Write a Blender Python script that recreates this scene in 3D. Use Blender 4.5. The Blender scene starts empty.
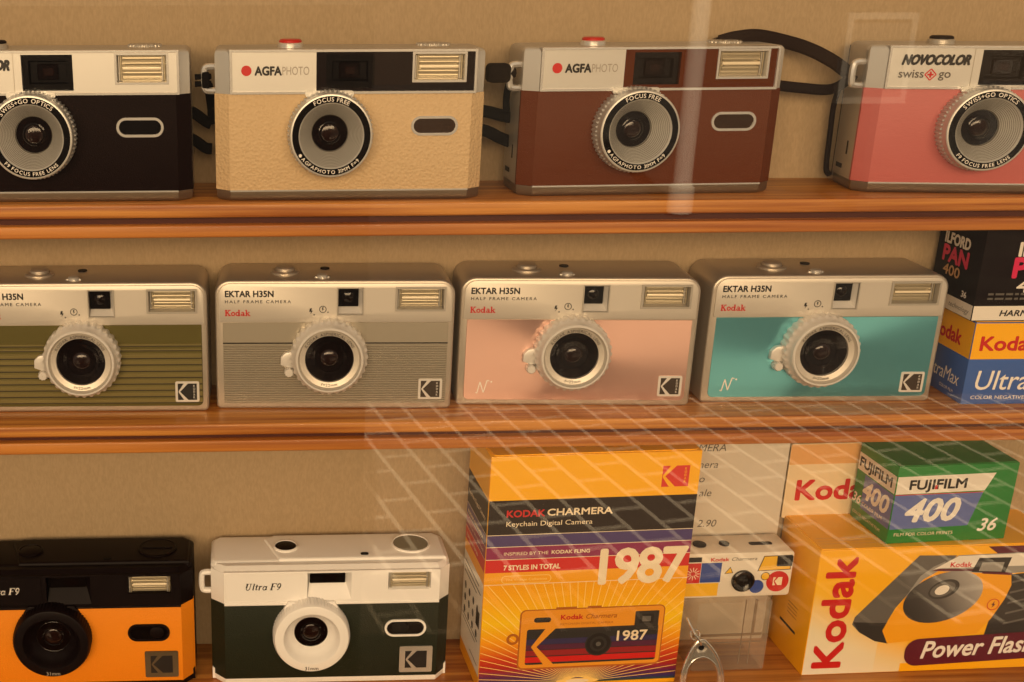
import bpy, bmesh, math, random
from mathutils import Vector, Matrix
random.seed(7)
scene = bpy.context.scene
COL = scene.collection
S = 0.001                      # millimetres to metres
EYE = 1.45                     # height of the photographer's lens above the street
PI = math.pi

# ------------------------------------------------------------------ materials
def lin(c):
    o = []
    for v in c:
        v /= 255.0
        o.append(v / 12.92 if v <= .04045 else ((v + .055) / 1.055) ** 2.4)
    return (*o, 1.0)

MATS = {}
def mat(name, rgb, rough=.5, metal=0.0, coat=0.0, spec=.5, bump=None, var=None, aniso=0, sheen=0):
    if name in MATS: return MATS[name]
    m = bpy.data.materials.new(name); m.use_nodes = True
    nt = m.node_tree; b = nt.nodes['Principled BSDF']
    b.inputs['Base Color'].default_value = lin(rgb)
    b.inputs['Roughness'].default_value = rough
    b.inputs['Metallic'].default_value = metal
    b.inputs['Coat Weight'].default_value = coat
    b.inputs['Specular IOR Level'].default_value = spec
    tc = nt.nodes.new('ShaderNodeTexCoord')
    mp = nt.nodes.new('ShaderNodeMapping'); nt.links.new(tc.outputs['Object'], mp.inputs[0])
    if var:                                    # (scale xyz, second colour, detail)
        sc, rgb2, det = var
        mp.inputs['Scale'].default_value = sc
        n = nt.nodes.new('ShaderNodeTexNoise'); n.inputs['Scale'].default_value = 1; n.inputs['Detail'].default_value = det
        nt.links.new(mp.outputs[0], n.inputs['Vector'])
        r = nt.nodes.new('ShaderNodeValToRGB')
        r.color_ramp.elements[0].position = .36; r.color_ramp.elements[1].position = .64
        r.color_ramp.elements[0].color = lin(rgb2); r.color_ramp.elements[1].color = lin(rgb)
        nt.links.new(n.outputs['Fac'], r.inputs[0]); nt.links.new(r.outputs[0], b.inputs['Base Color'])
    if bump:                                   # (kind, scale, strength, distance)
        kind, sc, st, di = bump
        mp2 = nt.nodes.new('ShaderNodeMapping'); nt.links.new(tc.outputs['Object'], mp2.inputs[0])
        mp2.inputs['Scale'].default_value = sc if isinstance(sc, tuple) else (sc, sc, sc)
        if kind == 'voronoi':
            t = nt.nodes.new('ShaderNodeTexVoronoi'); t.inputs['Scale'].default_value = 1; out = t.outputs['Distance']
        else:
            t = nt.nodes.new('ShaderNodeTexNoise'); t.inputs['Scale'].default_value = 1; t.inputs['Detail'].default_value = 3; out = t.outputs['Fac']
        nt.links.new(mp2.outputs[0], t.inputs['Vector'])
        bu = nt.nodes.new('ShaderNodeBump'); bu.inputs['Strength'].default_value = st; bu.inputs['Distance'].default_value = di
        nt.links.new(out, bu.inputs['Height']); nt.links.new(bu.outputs[0], b.inputs['Normal'])
    if aniso:
        b.inputs['Anisotropic'].default_value = aniso
        sb = nt.nodes.new('ShaderNodeVectorMath'); sb.operation = 'SUBTRACT'; sb.inputs[1].default_value = (-.0028, 0, .0272)
        cr_ = nt.nodes.new('ShaderNodeVectorMath'); cr_.operation = 'CROSS_PRODUCT'; cr_.inputs[1].default_value = (0, 1, 0)
        no = nt.nodes.new('ShaderNodeVectorMath'); no.operation = 'NORMALIZE'
        nt.links.new(tc.outputs['Object'], sb.inputs[0]); nt.links.new(sb.outputs[0], cr_.inputs[0]); nt.links.new(cr_.outputs[0], no.inputs[0])
        nt.links.new(no.outputs[0], b.inputs['Tangent'])
    MATS[name] = m
    return m

def ramp_mat(name, stops, axis_vec, rough=.35, coat=.2):
    """printed colour gradient that belongs to the packaging: position along axis_vec in millimetres"""
    m = bpy.data.materials.new(name); m.use_nodes = True
    nt = m.node_tree; b = nt.nodes['Principled BSDF']
    tc = nt.nodes.new('ShaderNodeTexCoord')
    d = nt.nodes.new('ShaderNodeVectorMath'); d.operation = 'DOT_PRODUCT'
    nt.links.new(tc.outputs['Object'], d.inputs[0]); d.inputs[1].default_value = axis_vec
    lo, hi = stops[0][0], stops[-1][0]
    mr = nt.nodes.new('ShaderNodeMapRange'); mr.inputs[1].default_value = lo * S; mr.inputs[2].default_value = hi * S
    nt.links.new(d.outputs['Value'], mr.inputs[0])
    r = nt.nodes.new('ShaderNodeValToRGB'); e = r.color_ramp.elements
    for i, (p, c) in enumerate(stops):
        t = (p - lo) / (hi - lo)
        if i == 0: x = e[0]; x.position = 0
        elif i == len(stops) - 1: x = e[-1]; x.position = 1
        else: x = e.new(t)
        x.color = lin(c)
    nt.links.new(mr.outputs[0], r.inputs[0]); nt.links.new(r.outputs[0], b.inputs['Base Color'])
    b.inputs['Roughness'].default_value = rough; b.inputs['Coat Weight'].default_value = coat
    return m

SILVER = mat('satin_silver', (205, 203, 198), .38, .55, bump=('noise', (300, 300, 4000), .02, .0001))
SILVER_LT = mat('bright_silver_edge', (232, 230, 226), .22, .7)
SILVER_DK = mat('dull_silver_shell', (186, 180, 170), .36, .5)
CHAMP = mat('champagne_silver', (214, 207, 196), .42, .5, bump=('noise', (6000, 300, 300), .03, .0001))
CHAMP_TOP = mat('champagne_shell', (196, 186, 172), .36, .72)
CHROME = mat('chrome', (232, 226, 216), .2, .9)
RINGSIL = mat('pearl_plastic', (222, 218, 212), .35, .25)
BLACK = mat('black_gloss', (12, 7, 7), .16, 0, spec=.4)
BLACKP = mat('black_plastic', (16, 7, 8), .5, spec=.15)
BLACKM = mat('matt_black', (10, 7, 7), .7, spec=.2)
PANEL_BK = mat('black_window_panel', (20, 8, 8), .2, spec=.3)
PANEL_BR = mat('brown_window_panel', (84, 36, 8), .2, spec=.3)
GLASSDK = mat('dark_lens_glass', (16, 7, 6), .08, spec=.4)
IRIS = mat('lens_amber_core', (30, 14, 10), .12, spec=.5)
TUBE = mat('flash_tube_glass', (240, 226, 196), .18, .1)
REFL = mat('flash_reflector', (178, 166, 140), .3, .5)
WHITEP = mat('white_plastic', (244, 241, 237), .34)
GREYP = mat('grey_disc', (120, 122, 112), .3, .6)
STRAPM = mat('black_cord', (14, 10, 10), .9, spec=.15)
STRAPB = mat('dark_brown_leather_strap', (24, 9, 6), .7, spec=.12)
INK = mat('black_ink', (22, 18, 18), .5)
INKGR = mat('grey_ink', (90, 84, 78), .5)
INKSOFT = mat('outline_grey_ink', (158, 150, 140), .5)
RED = mat('red_ink', (200, 22, 20), .45)
INKW = mat('white_ink', (238, 232, 224), .45)
REDP = mat('red_plastic', (190, 30, 24), .3)
def leather(n, c, sc=900, st=.5):
    return mat(n, c, .55, spec=.3, bump=('voronoi', sc, st, .0004))
L_CREAM = leather('cream_leatherette', (206, 178, 138), 800, .9)
L_BROWN = leather('brown_leatherette', (92, 40, 5), 1500, .3)
L_PINK = mat('pink_leatherette', (188, 100, 98), .5, bump=('noise', (500, 1800, 1800), .3, .0003))
L_BLACK = mat('black_leatherette', (20, 6, 5), .6, spec=.08, bump=('voronoi', 1500, .2, .0004))
L_GREEN = leather('dark_green_leatherette', (27, 33, 18), 1500, .4)
L_YEL = leather('yellow_leatherette', (238, 140, 20), 1300, .35)
WOOD = mat('honey_pine', (204, 138, 62), .45, var=((7, 260, 420), (148, 80, 26), 4), coat=.15, bump=('noise', (10, 700, 900), .12, .0004))
WOOD2 = mat('honey_pine_rail', (200, 130, 56), .46, var=((5, 240, 300), (146, 76, 24), 4), coat=.15, bump=('noise', (10, 700, 900), .12, .0004))
GROOVE_SHADE = mat('painted_groove_shade', (74, 26, 10), .7)  # shade of the shelf groove, painted as a dark colour

# ------------------------------------------------------------------ geometry helpers
def catmull(pts, n=8):
    P = [Vector(p) for p in pts]; out = []
    for i in range(len(P) - 1):
        a = P[i - 1] if i else P[0] * 2 - P[1]
        b, c = P[i], P[i + 1]
        d = P[i + 2] if i + 2 < len(P) else P[-1] * 2 - P[-2]
        for k in range(n):
            t = k / n
            out.append(.5 * ((2 * b) + (c - a) * t + (2 * a - 5 * b + 4 * c - d) * t * t + (3 * b - a - 3 * c + d) * t ** 3))
    out.append(P[-1]); return out

def rrect(x0, x1, z0, z1, r, seg=6):
    rr = r if isinstance(r, (tuple, list)) else (r,) * 4          # bl, br, tr, tl
    out = []
    for (cx, cz, sx, sz, a0, q) in ((x0, z0, 1, 1, PI, rr[0]), (x1, z0, -1, 1, 1.5 * PI, rr[1]), (x1, z1, -1, -1, 0, rr[2]), (x0, z1, 1, -1, .5 * PI, rr[3])):
        if q <= 0: out.append((cx, cz)); continue
        for k in range(seg + 1):
            a = a0 + .5 * PI * k / seg
            out.append((cx + sx * q + q * math.cos(a), cz + sz * q + q * math.sin(a)))
    return out

def circle(cx, cz, r, n=40, rz=None):
    return [(cx + r * math.cos(2 * PI * k / n), cz + (rz or r) * math.sin(2 * PI * k / n)) for k in range(n)]

def front(y): return lambda a, b: (a, y, b)
def left(x, y0=0): return lambda a, b: (x, y0 - a, b)               # reads from the back towards the front
def top(z): return lambda a, b: (a, b, z)

class MB:
    def __init__(s): s.v = []; s.f = []; s.m = []; s.mats = []
    def mi(s, m):
        if m not in s.mats: s.mats.append(m)
        return s.mats.index(m)
    def add(s, vs, fs, m):
        o = len(s.v); k = s.mi(m)
        s.v += [tuple(v) for v in vs]
        for f in fs: s.f.append([o + i for i in f]); s.m.append(k)
        return s
    def bm(s, b, m):
        b.verts.index_update()
        s.add([v.co[:] for v in b.verts], [[v.index for v in f.verts] for f in b.faces], m); b.free()
        return s
    def box(s, x0, x1, y0, y1, z0, z1, m, bev=()):
        b = bmesh.new(); bmesh.ops.create_cube(b, size=1)
        for v in b.verts: v.co = Vector(((x0 + x1) / 2 + v.co.x * (x1 - x0), (y0 + y1) / 2 + v.co.y * (y1 - y0), (z0 + z1) / 2 + v.co.z * (z1 - z0)))
        for ax, r, sg in bev: s._bev(b, ax, r, sg)
        return s.bm(b, m)
    def _bev(s, b, ax, r, sg):
        es = []
        for e in b.edges:
            if len(e.link_faces) != 2 or e.calc_face_angle(0) < .5: continue
            d = (e.verts[0].co - e.verts[1].co).normalized()
            if ax == 'all' or abs(d['xyz'.index(ax)]) > .99: es.append(e)
        bmesh.ops.bevel(b, geom=es, offset=r, segments=sg, affect='EDGES', profile=.5, clamp_overlap=True)
    def prism(s, poly, plane, d0, d1, m, bev=0, sg=2, ends=(1, 1)):
        """poly extruded: plane 'xz' along y, 'xy' along z, 'yz' along x; bev rounds the end rims"""
        to = {'xz': lambda p, d: (p[0], d, p[1]), 'xy': lambda p, d: (p[0], p[1], d), 'yz': lambda p, d: (d, p[0], p[1])}[plane]
        b = bmesh.new(); n = len(poly)
        A = [b.verts.new(to(p, d0)) for p in poly]; B = [b.verts.new(to(p, d1)) for p in poly]
        b.faces.new(A[::-1]); b.faces.new(B)
        for i in range(n): b.faces.new((A[i], A[(i + 1) % n], B[(i + 1) % n], B[i]))
        bmesh.ops.recalc_face_normals(b, faces=b.faces)
        if bev:
            es = [e for e in b.edges if (ends[0] and e.verts[0] in A and e.verts[1] in A) or (ends[1] and e.verts[0] in B and e.verts[1] in B)]
            bmesh.ops.bevel(b, geom=es, offset=bev, segments=sg, affect='EDGES', profile=.5, clamp_overlap=True)
        return s.bm(b, m)
    def poly(s, pts, pl, m):
        return s.add([pl(*p) for p in pts], [list(range(len(pts)))], m)
    def rect(s, x0, x1, z0, z1, pl, m): return s.poly([(x0, z0), (x1, z0), (x1, z1), (x0, z1)], pl, m)
    def line(s, a, b, w, pl, m):
        d = Vector((b[0] - a[0], b[1] - a[1])); 
        if d.length < 1e-6: return s
        n = Vector((-d.y, d.x)).normalized() * w / 2
        return s.poly([(a[0] + n.x, a[1] + n.y), (b[0] + n.x, b[1] + n.y), (b[0] - n.x, b[1] - n.y), (a[0] - n.x, a[1] - n.y)], pl, m)
    def annulus(s, cx, cz, r0, r1, pl, m, n=48, a0=0, a1=2 * PI):
        vs = []; fs = []
        for k in range(n + 1):
            a = a0 + (a1 - a0) * k / n
            vs += [pl(cx + r0 * math.cos(a), cz + r0 * math.sin(a)), pl(cx + r1 * math.cos(a), cz + r1 * math.sin(a))]
        for k in range(n): fs.append([2 * k, 2 * k + 1, 2 * k + 3, 2 * k + 2])
        return s.add(vs, fs, m)
    def lathe(s, prof, c, m, axis='y', n=64, knurl=0, kn=0, mats=None):
        """prof: (r, t[, 1 if knurled]) along the axis"""
        N = kn * 4 if kn else n
        vs = []
        for p in prof:
            r, t = p[0], p[1]
            for k in range(N):
                a = 2 * PI * k / N
                q = r - (knurl if (kn and len(p) > 2 and p[2] and k % 4 in (2, 3)) else 0)
                u, w = q * math.cos(a), q * math.sin(a)
                vs.append((c[0] + u, t, c[1] + w) if axis == 'y' else (c[0] + u, c[1] + w, t) if axis == 'z' else (t, c[0] + u, c[1] + w))
        o = len(s.v); s.v += vs
        for i in range(len(prof) - 1):
            mm = s.mi(mats[i] if mats else m)
            for k in range(N):
                j = (k + 1) % N
                s.f.append([o + i * N + k, o + i * N + j, o + (i + 1) * N + j, o + (i + 1) * N + k]); s.m.append(mm)
        for i, fl in ((0, 1), (len(prof) - 1, 0)):
            if 0 < prof[i][0] and (len(prof[i]) > 3):                # fourth entry: close with a cap
                f = [o + i * N + k for k in range(N)]; s.f.append(f[::-1] if fl else f); s.m.append(s.mi(m))
        return s
    def tube(s, pts, r, m, n=8, flat=1.0, closed=False):
        P = [Vector(p) for p in pts]; vs = []; up = Vector((0, 1, 0))
        L = len(P)
        for i in range(L):
            if closed: d = P[(i + 1) % L] - P[i - 1]
            else: d = P[min(i + 1, L - 1)] - P[max(i - 1, 0)]
            d.normalize()
            a = d.cross(up)
            if a.length < .05: a = d.cross(Vector((1, 0, 0)))
            a.normalize(); b = d.cross(a)
            for k in range(n):
                t = 2 * PI * k / n
                vs.append(P[i] + a * (r * math.cos(t)) + b * (r * flat * math.sin(t)))
        fs = []
        for i in range(L if closed else L - 1):
            for k in range(n):
                j = (k + 1) % n; q = (i + 1) % L
                fs.append([i * n + k, i * n + j, q * n + j, q * n + k])
        if not closed: fs += [list(range(n))[::-1], [(L - 1) * n + k for k in range(n)]]
        return s.add(vs, fs, m)
    def frame(s, x0, x1, z0, z1, bd, y0, y1, m, slope=0, yi=None):
        """rectangular raised frame, outside x0..x1, width bd; inner lip slopes by 'slope'"""
        yi = y1 if yi is None else yi
        o = [(x0, z0), (x1, z0), (x1, z1), (x0, z1)]
        i1 = [(x0 + bd, z0 + bd), (x1 - bd, z0 + bd), (x1 - bd, z1 - bd), (x0 + bd, z1 - bd)]
        i2 = [(x0 + bd + slope, z0 + bd + slope), (x1 - bd - slope, z0 + bd + slope), (x1 - bd - slope, z1 - bd - slope), (x0 + bd + slope, z1 - bd - slope)]
        vs = [(a, y1, b) for a, b in o] + [(a, y0, b) for a, b in o] + [(a, y0, b) for a, b in i1] + [(a, yi, b) for a, b in i2]
        fs = []
        for k in range(3):
            for q in range(4): fs.append([k * 4 + q, k * 4 + (q + 1) % 4, (k + 1) * 4 + (q + 1) % 4, (k + 1) * 4 + q])
        return s.add(vs, fs, m)
    def plate(s, x0, x1, z0, z1, holes, y0, y1, m):
        xs = sorted({x0, x1, *[h[0] for h in holes], *[h[1] for h in holes]}); zs = sorted({z0, z1, *[h[2] for h in holes], *[h[3] for h in holes]})
        nx, nz = len(xs) - 1, len(zs) - 1
        def sol(i, k):
            if not (0 <= i < nx and 0 <= k < nz): return False
            cx, cz = (xs[i] + xs[i + 1]) / 2, (zs[k] + zs[k + 1]) / 2
            return not any(h[0] < cx < h[1] and h[2] < cz < h[3] for h in holes)
        for i in range(nx):
            for k in range(nz):
                if not sol(i, k): continue
                a, b, c, d = xs[i], xs[i + 1], zs[k], zs[k + 1]
                s.add([(a, y0, c), (b, y0, c), (b, y0, d), (a, y0, d)], [[0, 1, 2, 3]], m)
                s.add([(a, y1, c), (b, y1, c), (b, y1, d), (a, y1, d)], [[3, 2, 1, 0]], m)
                for di, dk, q in ((-1, 0, ((a, c), (a, d))), (1, 0, ((b, d), (b, c))), (0, -1, ((b, c), (a, c))), (0, 1, ((a, d), (b, d)))):
                    if not sol(i + di, k + dk):
                        (p, r), (t, u) = q
                        s.add([(p, y0, r), (t, y0, u), (t, y1, u), (p, y1, r)], [[0, 1, 2, 3]], m)
        return s
    def cut(s, *boxes):
        me = bpy.data.meshes.new('solid'); me.from_pydata(s.v, [], s.f); me.polygons.foreach_set('material_index', s.m)
        o = bpy.data.objects.new('solid', me); COL.objects.link(o); tmp = []
        for x0, x1, y0, y1, z0, z1 in boxes:
            k = MB(); k.box(x0, x1, y0, y1, z0, z1, s.mats[0]); cm = bpy.data.meshes.new('cutter'); cm.from_pydata(k.v, [], k.f)
            c = bpy.data.objects.new('cutter', cm); COL.objects.link(c); tmp.append(c)
            bo = o.modifiers.new('cut', 'BOOLEAN'); bo.object = c; bo.operation = 'DIFFERENCE'; bo.solver = 'EXACT'
        e = o.evaluated_get(bpy.context.evaluated_depsgraph_get()); m2 = e.to_mesh()
        s.v = [tuple(v.co) for v in m2.vertices]; s.f = [list(p.vertices) for p in m2.polygons]; s.m = [min(p.material_index, len(s.mats) - 1) for p in m2.polygons]
        e.to_mesh_clear()
        for c in (o, *tmp): d = c.data; bpy.data.objects.remove(c); bpy.data.meshes.remove(d)
        return s
    def build(s, name, parent=None, smooth=32, label=None):
        me = bpy.data.meshes.new(name)
        me.from_pydata([(x * S, y * S, z * S) for x, y, z in s.v], [], s.f)
        for m in s.mats: me.materials.append(m)
        me.polygons.foreach_set('material_index', s.m)
        me.polygons.foreach_set('use_smooth', [True] * len(me.polygons))
        me.update()
        if smooth: me.set_sharp_from_angle(angle=math.radians(smooth))
        o = bpy.data.objects.new(name, me); COL.objects.link(o)
        if parent: o.parent = parent
        if label: o['label'] = label
        return o

# ------------------------------------------------------------------ lettering (flat printed characters)
_G = {}
def glyphs(text, bold=0.0, space=1.0):
    key = (text, bold, space)
    if key not in _G:
        cu = bpy.data.curves.new('lettering', 'FONT'); cu.body = text; cu.size = 1; cu.offset = bold; cu.resolution_u = 3
        cu.space_character = space; cu.fill_mode = 'FRONT'
        o = bpy.data.objects.new('lettering', cu); COL.objects.link(o)
        dg = bpy.context.evaluated_depsgraph_get(); e = o.evaluated_get(dg); me = e.to_mesh()
        _G[key] = ([(v.co.x, v.co.y) for v in me.vertices], [list(p.vertices) for p in me.polygons])
        e.to_mesh_clear(); bpy.data.objects.remove(o); bpy.data.curves.remove(cu)
    return _G[key]
_hv = glyphs('H')[0]; CAP = max(v[1] for v in _hv) - min(v[1] for v in _hv)

def txt(mb, m, s, x, z, h, pl, w=None, bold=0.0, shear=0.0, align='L', rot=0.0, space=1.0):
    """string s, baseline start (x,z), capital height h, optional full width w"""
    V, F = glyphs(s, 0, space)
    if not F: return 0
    k = h / CAP; x0 = min(v[0] for v in V); x1 = max(v[0] for v in V)
    kx = w / (x1 - x0) if w else k
    off = 0 if align == 'L' else -(x1 - x0) * kx * (.5 if align == 'C' else 1)
    c, sn = math.cos(rot), math.sin(rot); d = bold * k
    shifts = [(0, 0)] if not bold else [(d * math.cos(q * PI / 4), d * math.sin(q * PI / 4)) for q in range(8)]
    e0, e1, e2 = Vector(pl(0, 0)), Vector(pl(1, 0)), Vector(pl(0, 1)); nrm = (e1 - e0).cross(e2 - e0)
    for i, (sx, sz) in enumerate(shifts):       # heavier strokes: the character repeated round its outline
        out = []
        for vx, vz in V:
            a = (vx - x0) * kx + off + shear * vz * k + sx; b = vz * k + sz
            out.append(Vector(pl(x + c * a - sn * b, z + sn * a + c * b)) + nrm * (.009 * i))
        mb.add(out, F, m)
    return (x1 - x0) * kx

def arc(mb, m, s, cx, cz, r, h, pl, mid, top_side=True, bold=.01, track=1.12):
    """characters on a circle, centred on angle mid (degrees)"""
    k = h / CAP; ws = []
    for ch in s:
        V, F = glyphs(ch)
        ws.append((.32 if not F else max(v[0] for v in V) - min(v[0] for v in V) + .06) * k * track)
    tot = sum(ws); sgn = -1 if top_side else 1
    a = math.radians(mid) - sgn * tot / r / 2
    for ch, w in zip(s, ws):
        t = a + sgn * w / r / 2
        if ch != ' ':
            rot = t - PI / 2 if top_side else t + PI / 2
            rr = r if top_side else r + h
            txt(mb, m, ch, cx + rr * math.cos(t), cz + rr * math.sin(t), h, pl, bold=bold, align='C', rot=rot)
        a += sgn * w / r

def _ell(cx, cz, rx, rz, a0=0, a1=360, n=16):
    return [(cx + rx * math.cos(math.radians(a0 + (a1 - a0) * k / n)), cz + rz * math.sin(math.radians(a0 + (a1 - a0) * k / n))) for k in range(n + 1)]
SLAB = {   # slab serif letters: advance, strokes (points, width)
 'K': (.92, [([(.17, 0), (.17, 1)], .2), ([(0, .06), (.38, .06)], .12), ([(0, .94), (.38, .94)], .12), ([(.2, .42), (.66, .94)], .12), ([(.36, .58), (.72, .06)], .19), ([(.5, .94), (.86, .94)], .12), ([(.5, .06), (.9, .06)], .12)]),
 'o': (.68, [(_ell(.32, .34, .24, .27), .17)]),
 'd': (.76, [(_ell(.3, .34, .22, .27), .16), ([(.55, 0), (.55, 1)], .18), ([(.38, .95), (.6, .95)], .11), ([(.5, .05), (.74, .05)], .11)]),
 'a': (.72, [(_ell(.28, .2, .19, .14), .14), ([(.5, .05), (.5, .5)], .17), (_ell(.32, .48, .19, .14, 0, 160), .14), ([(.48, .05), (.7, .05)], .11)]),
 'k': (.8, [([(.17, 0), (.17, 1)], .18), ([(0, .95), (.2, .95)], .11), ([(0, .05), (.34, .05)], .11), ([(.2, .28), (.54, .6)], .11), ([(.34, .4), (.62, .05)], .17), ([(.42, .6), (.7, .6)], .11), ([(.46, .05), (.78, .05)], .11)])}
ITAL = {   # serif italic letters
 'U': (.92, [([(.2, 1), (.2, .36)], .17), (_ell(.42, .34, .22, .31, 180, 360), .1), ([(.64, .36), (.64, 1)], .08), ([(.04, .97), (.38, .97)], .06), ([(.5, .97), (.8, .97)], .06)]),
 'l': (.36, [([(.16, .08), (.16, 1)], .14), ([(.04, .97), (.2, .97)], .06), ([(.12, .04), (.3, .1)], .07)]),
 't': (.42, [([(.18, .1), (.18, .84)], .13), ([(.02, .6), (.38, .6)], .07), ([(.16, .04), (.36, .12)], .07)]),
 'r': (.54, [([(.16, 0), (.16, .64)], .14), ([(.04, .6), (.18, .62)], .06), ([(.18, .46), (.34, .62), (.46, .58)], .1)]),
 'a': (.66, [(_ell(.27, .31, .2, .28), .11), ([(.48, .62), (.48, .08)], .13), ([(.46, .04), (.62, .12)], .07)]),
 ' ': (.32, []),
 'F': (.78, [([(.2, 0), (.2, 1)], .17), ([(.04, .97), (.74, .97)], .07), ([(.2, .52), (.52, .52)], .07), ([(.04, .03), (.4, .03)], .06), ([(.71, .97), (.71, .78)], .06), ([(.52, .62), (.52, .42)], .05)]),
 '9': (.6, [(_ell(.28, .68, .19, .28), .12), (_ell(.1, .68, .38, .66, 0, -78), .1)])}
def stroke_txt(mb, m, s, x, z, h, w, pl, font, shear=0.0):
    tot = sum(font[c][0] for c in s); kx = w / tot; k = h
    for ch in s:
        for pts, wd in font[ch][1]:
            q = [(x + a * kx + shear * b * k, z + b * k) for a, b in pts]
            for i in range(len(q) - 1): mb.line(q[i], q[i + 1], wd * (kx + k) / 2 * 1.12, pl, m)
        x += font[ch][0] * kx

# ------------------------------------------------------------------ things
def thing(name, x, y, z, rot, label, cat, group=None):
    o = bpy.data.objects.new(name, None); o.empty_display_size = .02; COL.objects.link(o)
    o.location = (x * S, y * S, z * S + EYE); o.rotation_euler = (0, 0, rot)
    o['label'] = label; o['category'] = cat
    if group: o['group'] = group
    return o

def struct(name, mb, loc=(0, 0, 0), smooth=30):
    o = mb.build(name, smooth=smooth); o.location = loc; o['kind'] = 'structure'; return o

def lens_core(par, c, r, y, sphere=3.2):
    g = MB()
    g.lathe([(r, y, 0, 1), (r * .97, y - .1), (r * .9, y + .25), (r * .66, y + .5), (r * .62, y - .1), (r * .56, y - .25), (r * .5, y + .3)], c, GLASSDK, mats=[GLASSDK, BLACK, GLASSDK, BLACK, GLASSDK, BLACK])
    prof = [(r * .52 * math.sin(t), y + .4 - r * .12 * math.cos(t)) for t in [i * PI / 2 / 8 for i in range(8, -1, -1)]]
    g.lathe(prof, c, IRIS)
    return g.build('lens_glass', par)

def flash_unit(par, x0, x1, z0, z1, y, bezel, depth=2.2, tube=True):
    f = MB(); f.frame(x0, x1, z0, z1, .9, y - .7, y + .2, bezel, slope=.5, yi=y + depth)
    f.add([(x0 + 1.2, y + depth, z0 + 1.2), (x1 - 1.2, y + depth, z0 + 1.2), (x1 - 1.2, y + depth, z1 - 1.2), (x0 + 1.2, y + depth, z1 - 1.2)], [[0, 1, 2, 3]], REFL)
    o = f.build('flash_window', par)
    t = MB(); h = z1 - z0; zc = (z0 + z1) / 2
    nr = 5
    for k in range(nr):
        zz = z0 + 1.6 + (h - 3.2) * (k + .5) / nr
        hh = (h - 3.2) / nr * .36
        t.box(x0 + 3.2, x1 - 3.2, y + depth - 1.5 + .5 * abs(k - 2), y + depth, zz - hh, zz + hh, TUBE if k == 2 else REFL, [('x', hh * .6, 2)])
    for sx in (x0 + 1.5, x1 - 3.0):
        for q in range(2):
            t.box(sx + q * .8, sx + q * .8 + .5, y + depth - 1.3, y + depth, z0 + 1.5, z1 - 1.5, REFL if q else SILVER_DK)
        t.lathe([(h * .16, y + depth - 1.4), (h * .16, y + depth)], (sx + .7, zc), CHROME, n=16)
    t.build('flash_tube', o)
    return o

def k_badge(par, x0, x1, z0, z1, y, inkm, edge, vertical_word=True):
    """silver bordered square badge with the arrow-cut emblem"""
    b = MB(); b.box(x0, x1, y - .35, y + .2, z0, z1, edge, [('y', .8, 3)])
    p = front(y - .42); w = x1 - x0; h = z1 - z0; g = .1 if vertical_word else .17; k = 1 - 2 * g
    X = lambda t: x0 + (g + t * k) * w
    Z = lambda t: z0 + (g + t * k) * h
    b.poly([(X(0), Z(0)), (X(.32), Z(0)), (X(.04), Z(.47)), (X(.04), Z(.53)), (X(.32), Z(1)), (X(0), Z(1))], p, inkm)
    b.poly([(X(.12), Z(.5)), (X(.54), Z(0)), (X(1), Z(0)), (X(1), Z(1)), (X(.54), Z(1))], p, inkm)
    if vertical_word:
        for i, ch in enumerate('KODAK'):
            txt(b, edge, ch, X(.86), Z(.80 - i * .175), h * .09, front(y - .48), bold=.02, align='C')
    return b.build('logo_badge', par)

def slot_window(par, x0, x1, z0, z1, y, rim, inner, tab=None):
    b = MB(); r = (z1 - z0) / 2
    o = rrect(x0, x1, z0, z1, r - .01, 10); i = rrect(x0 + 1.1, x1 - 1.1, z0 + 1.1, z1 - 1.1, r - 1.1, 10); n = len(o)
    vs = [(a, y + .2, c) for a, c in o] + [(a, y - .6, c) for a, c in o] + [(a, y - .6, c) for a, c in i] + [(a, y - .1, c) for a, c in i]
    fs = [[k * n + q, k * n + (q + 1) % n, (k + 1) * n + (q + 1) % n, (k + 1) * n + q] for k in range(3) for q in range(n)]
    b.add(vs, fs, rim); b.add([(a, y - .1, c) for a, c in i], [list(range(n))], inner)
    if tab: b.prism(rrect((x0 + x1) / 2 + tab[0], (x0 + x1) / 2 + tab[1], z0 + 1.8, z1 - 1.8, r - 2, 6), 'xz', y - .35, y, tab[2], .2)
    return b.build('film_window', par)

def winding_wheel(par, x, y, z, r, m, teeth=24, h=1.4):
    b = MB(); b.lathe([(r, z - .5, 1), (r, z + h - .3, 1), (r - .5, z + h, 0), (0, z + h)], (x, y), m, axis='z', knurl=.5, kn=teeth)
    return b.build('winding_wheel', par)

def strap_lug(par, x, y, z, m):
    b = MB()
    path = [(x + 2, y, z - 5), (x - 3, y, z - 5), (x - 4.6, y, z - 3.4), (x - 4.6, y, z + 3.4), (x - 3, y, z + 5), (x + 2, y, z + 5)]
    b.tube(catmull(path, 4), 1.5, m, n=8, flat=1.3)
    return b.build('strap_lug', par)

def chamf(x0, x1, c, y0, cy, y1, rb=3):
    """plan outline with chamfered front corners and rounded back corners"""
    return [(x0 + c, y0), (x1 - c, y0), (x1, y0 + cy), (x1, y1 - rb), (x1 - rb * .3, y1 - rb * .3), (x1 - rb, y1), (x0 + rb, y1), (x0 + rb * .3, y1 - rb * .3), (x0, y1 - rb), (x0, y0 + cy)]

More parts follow.
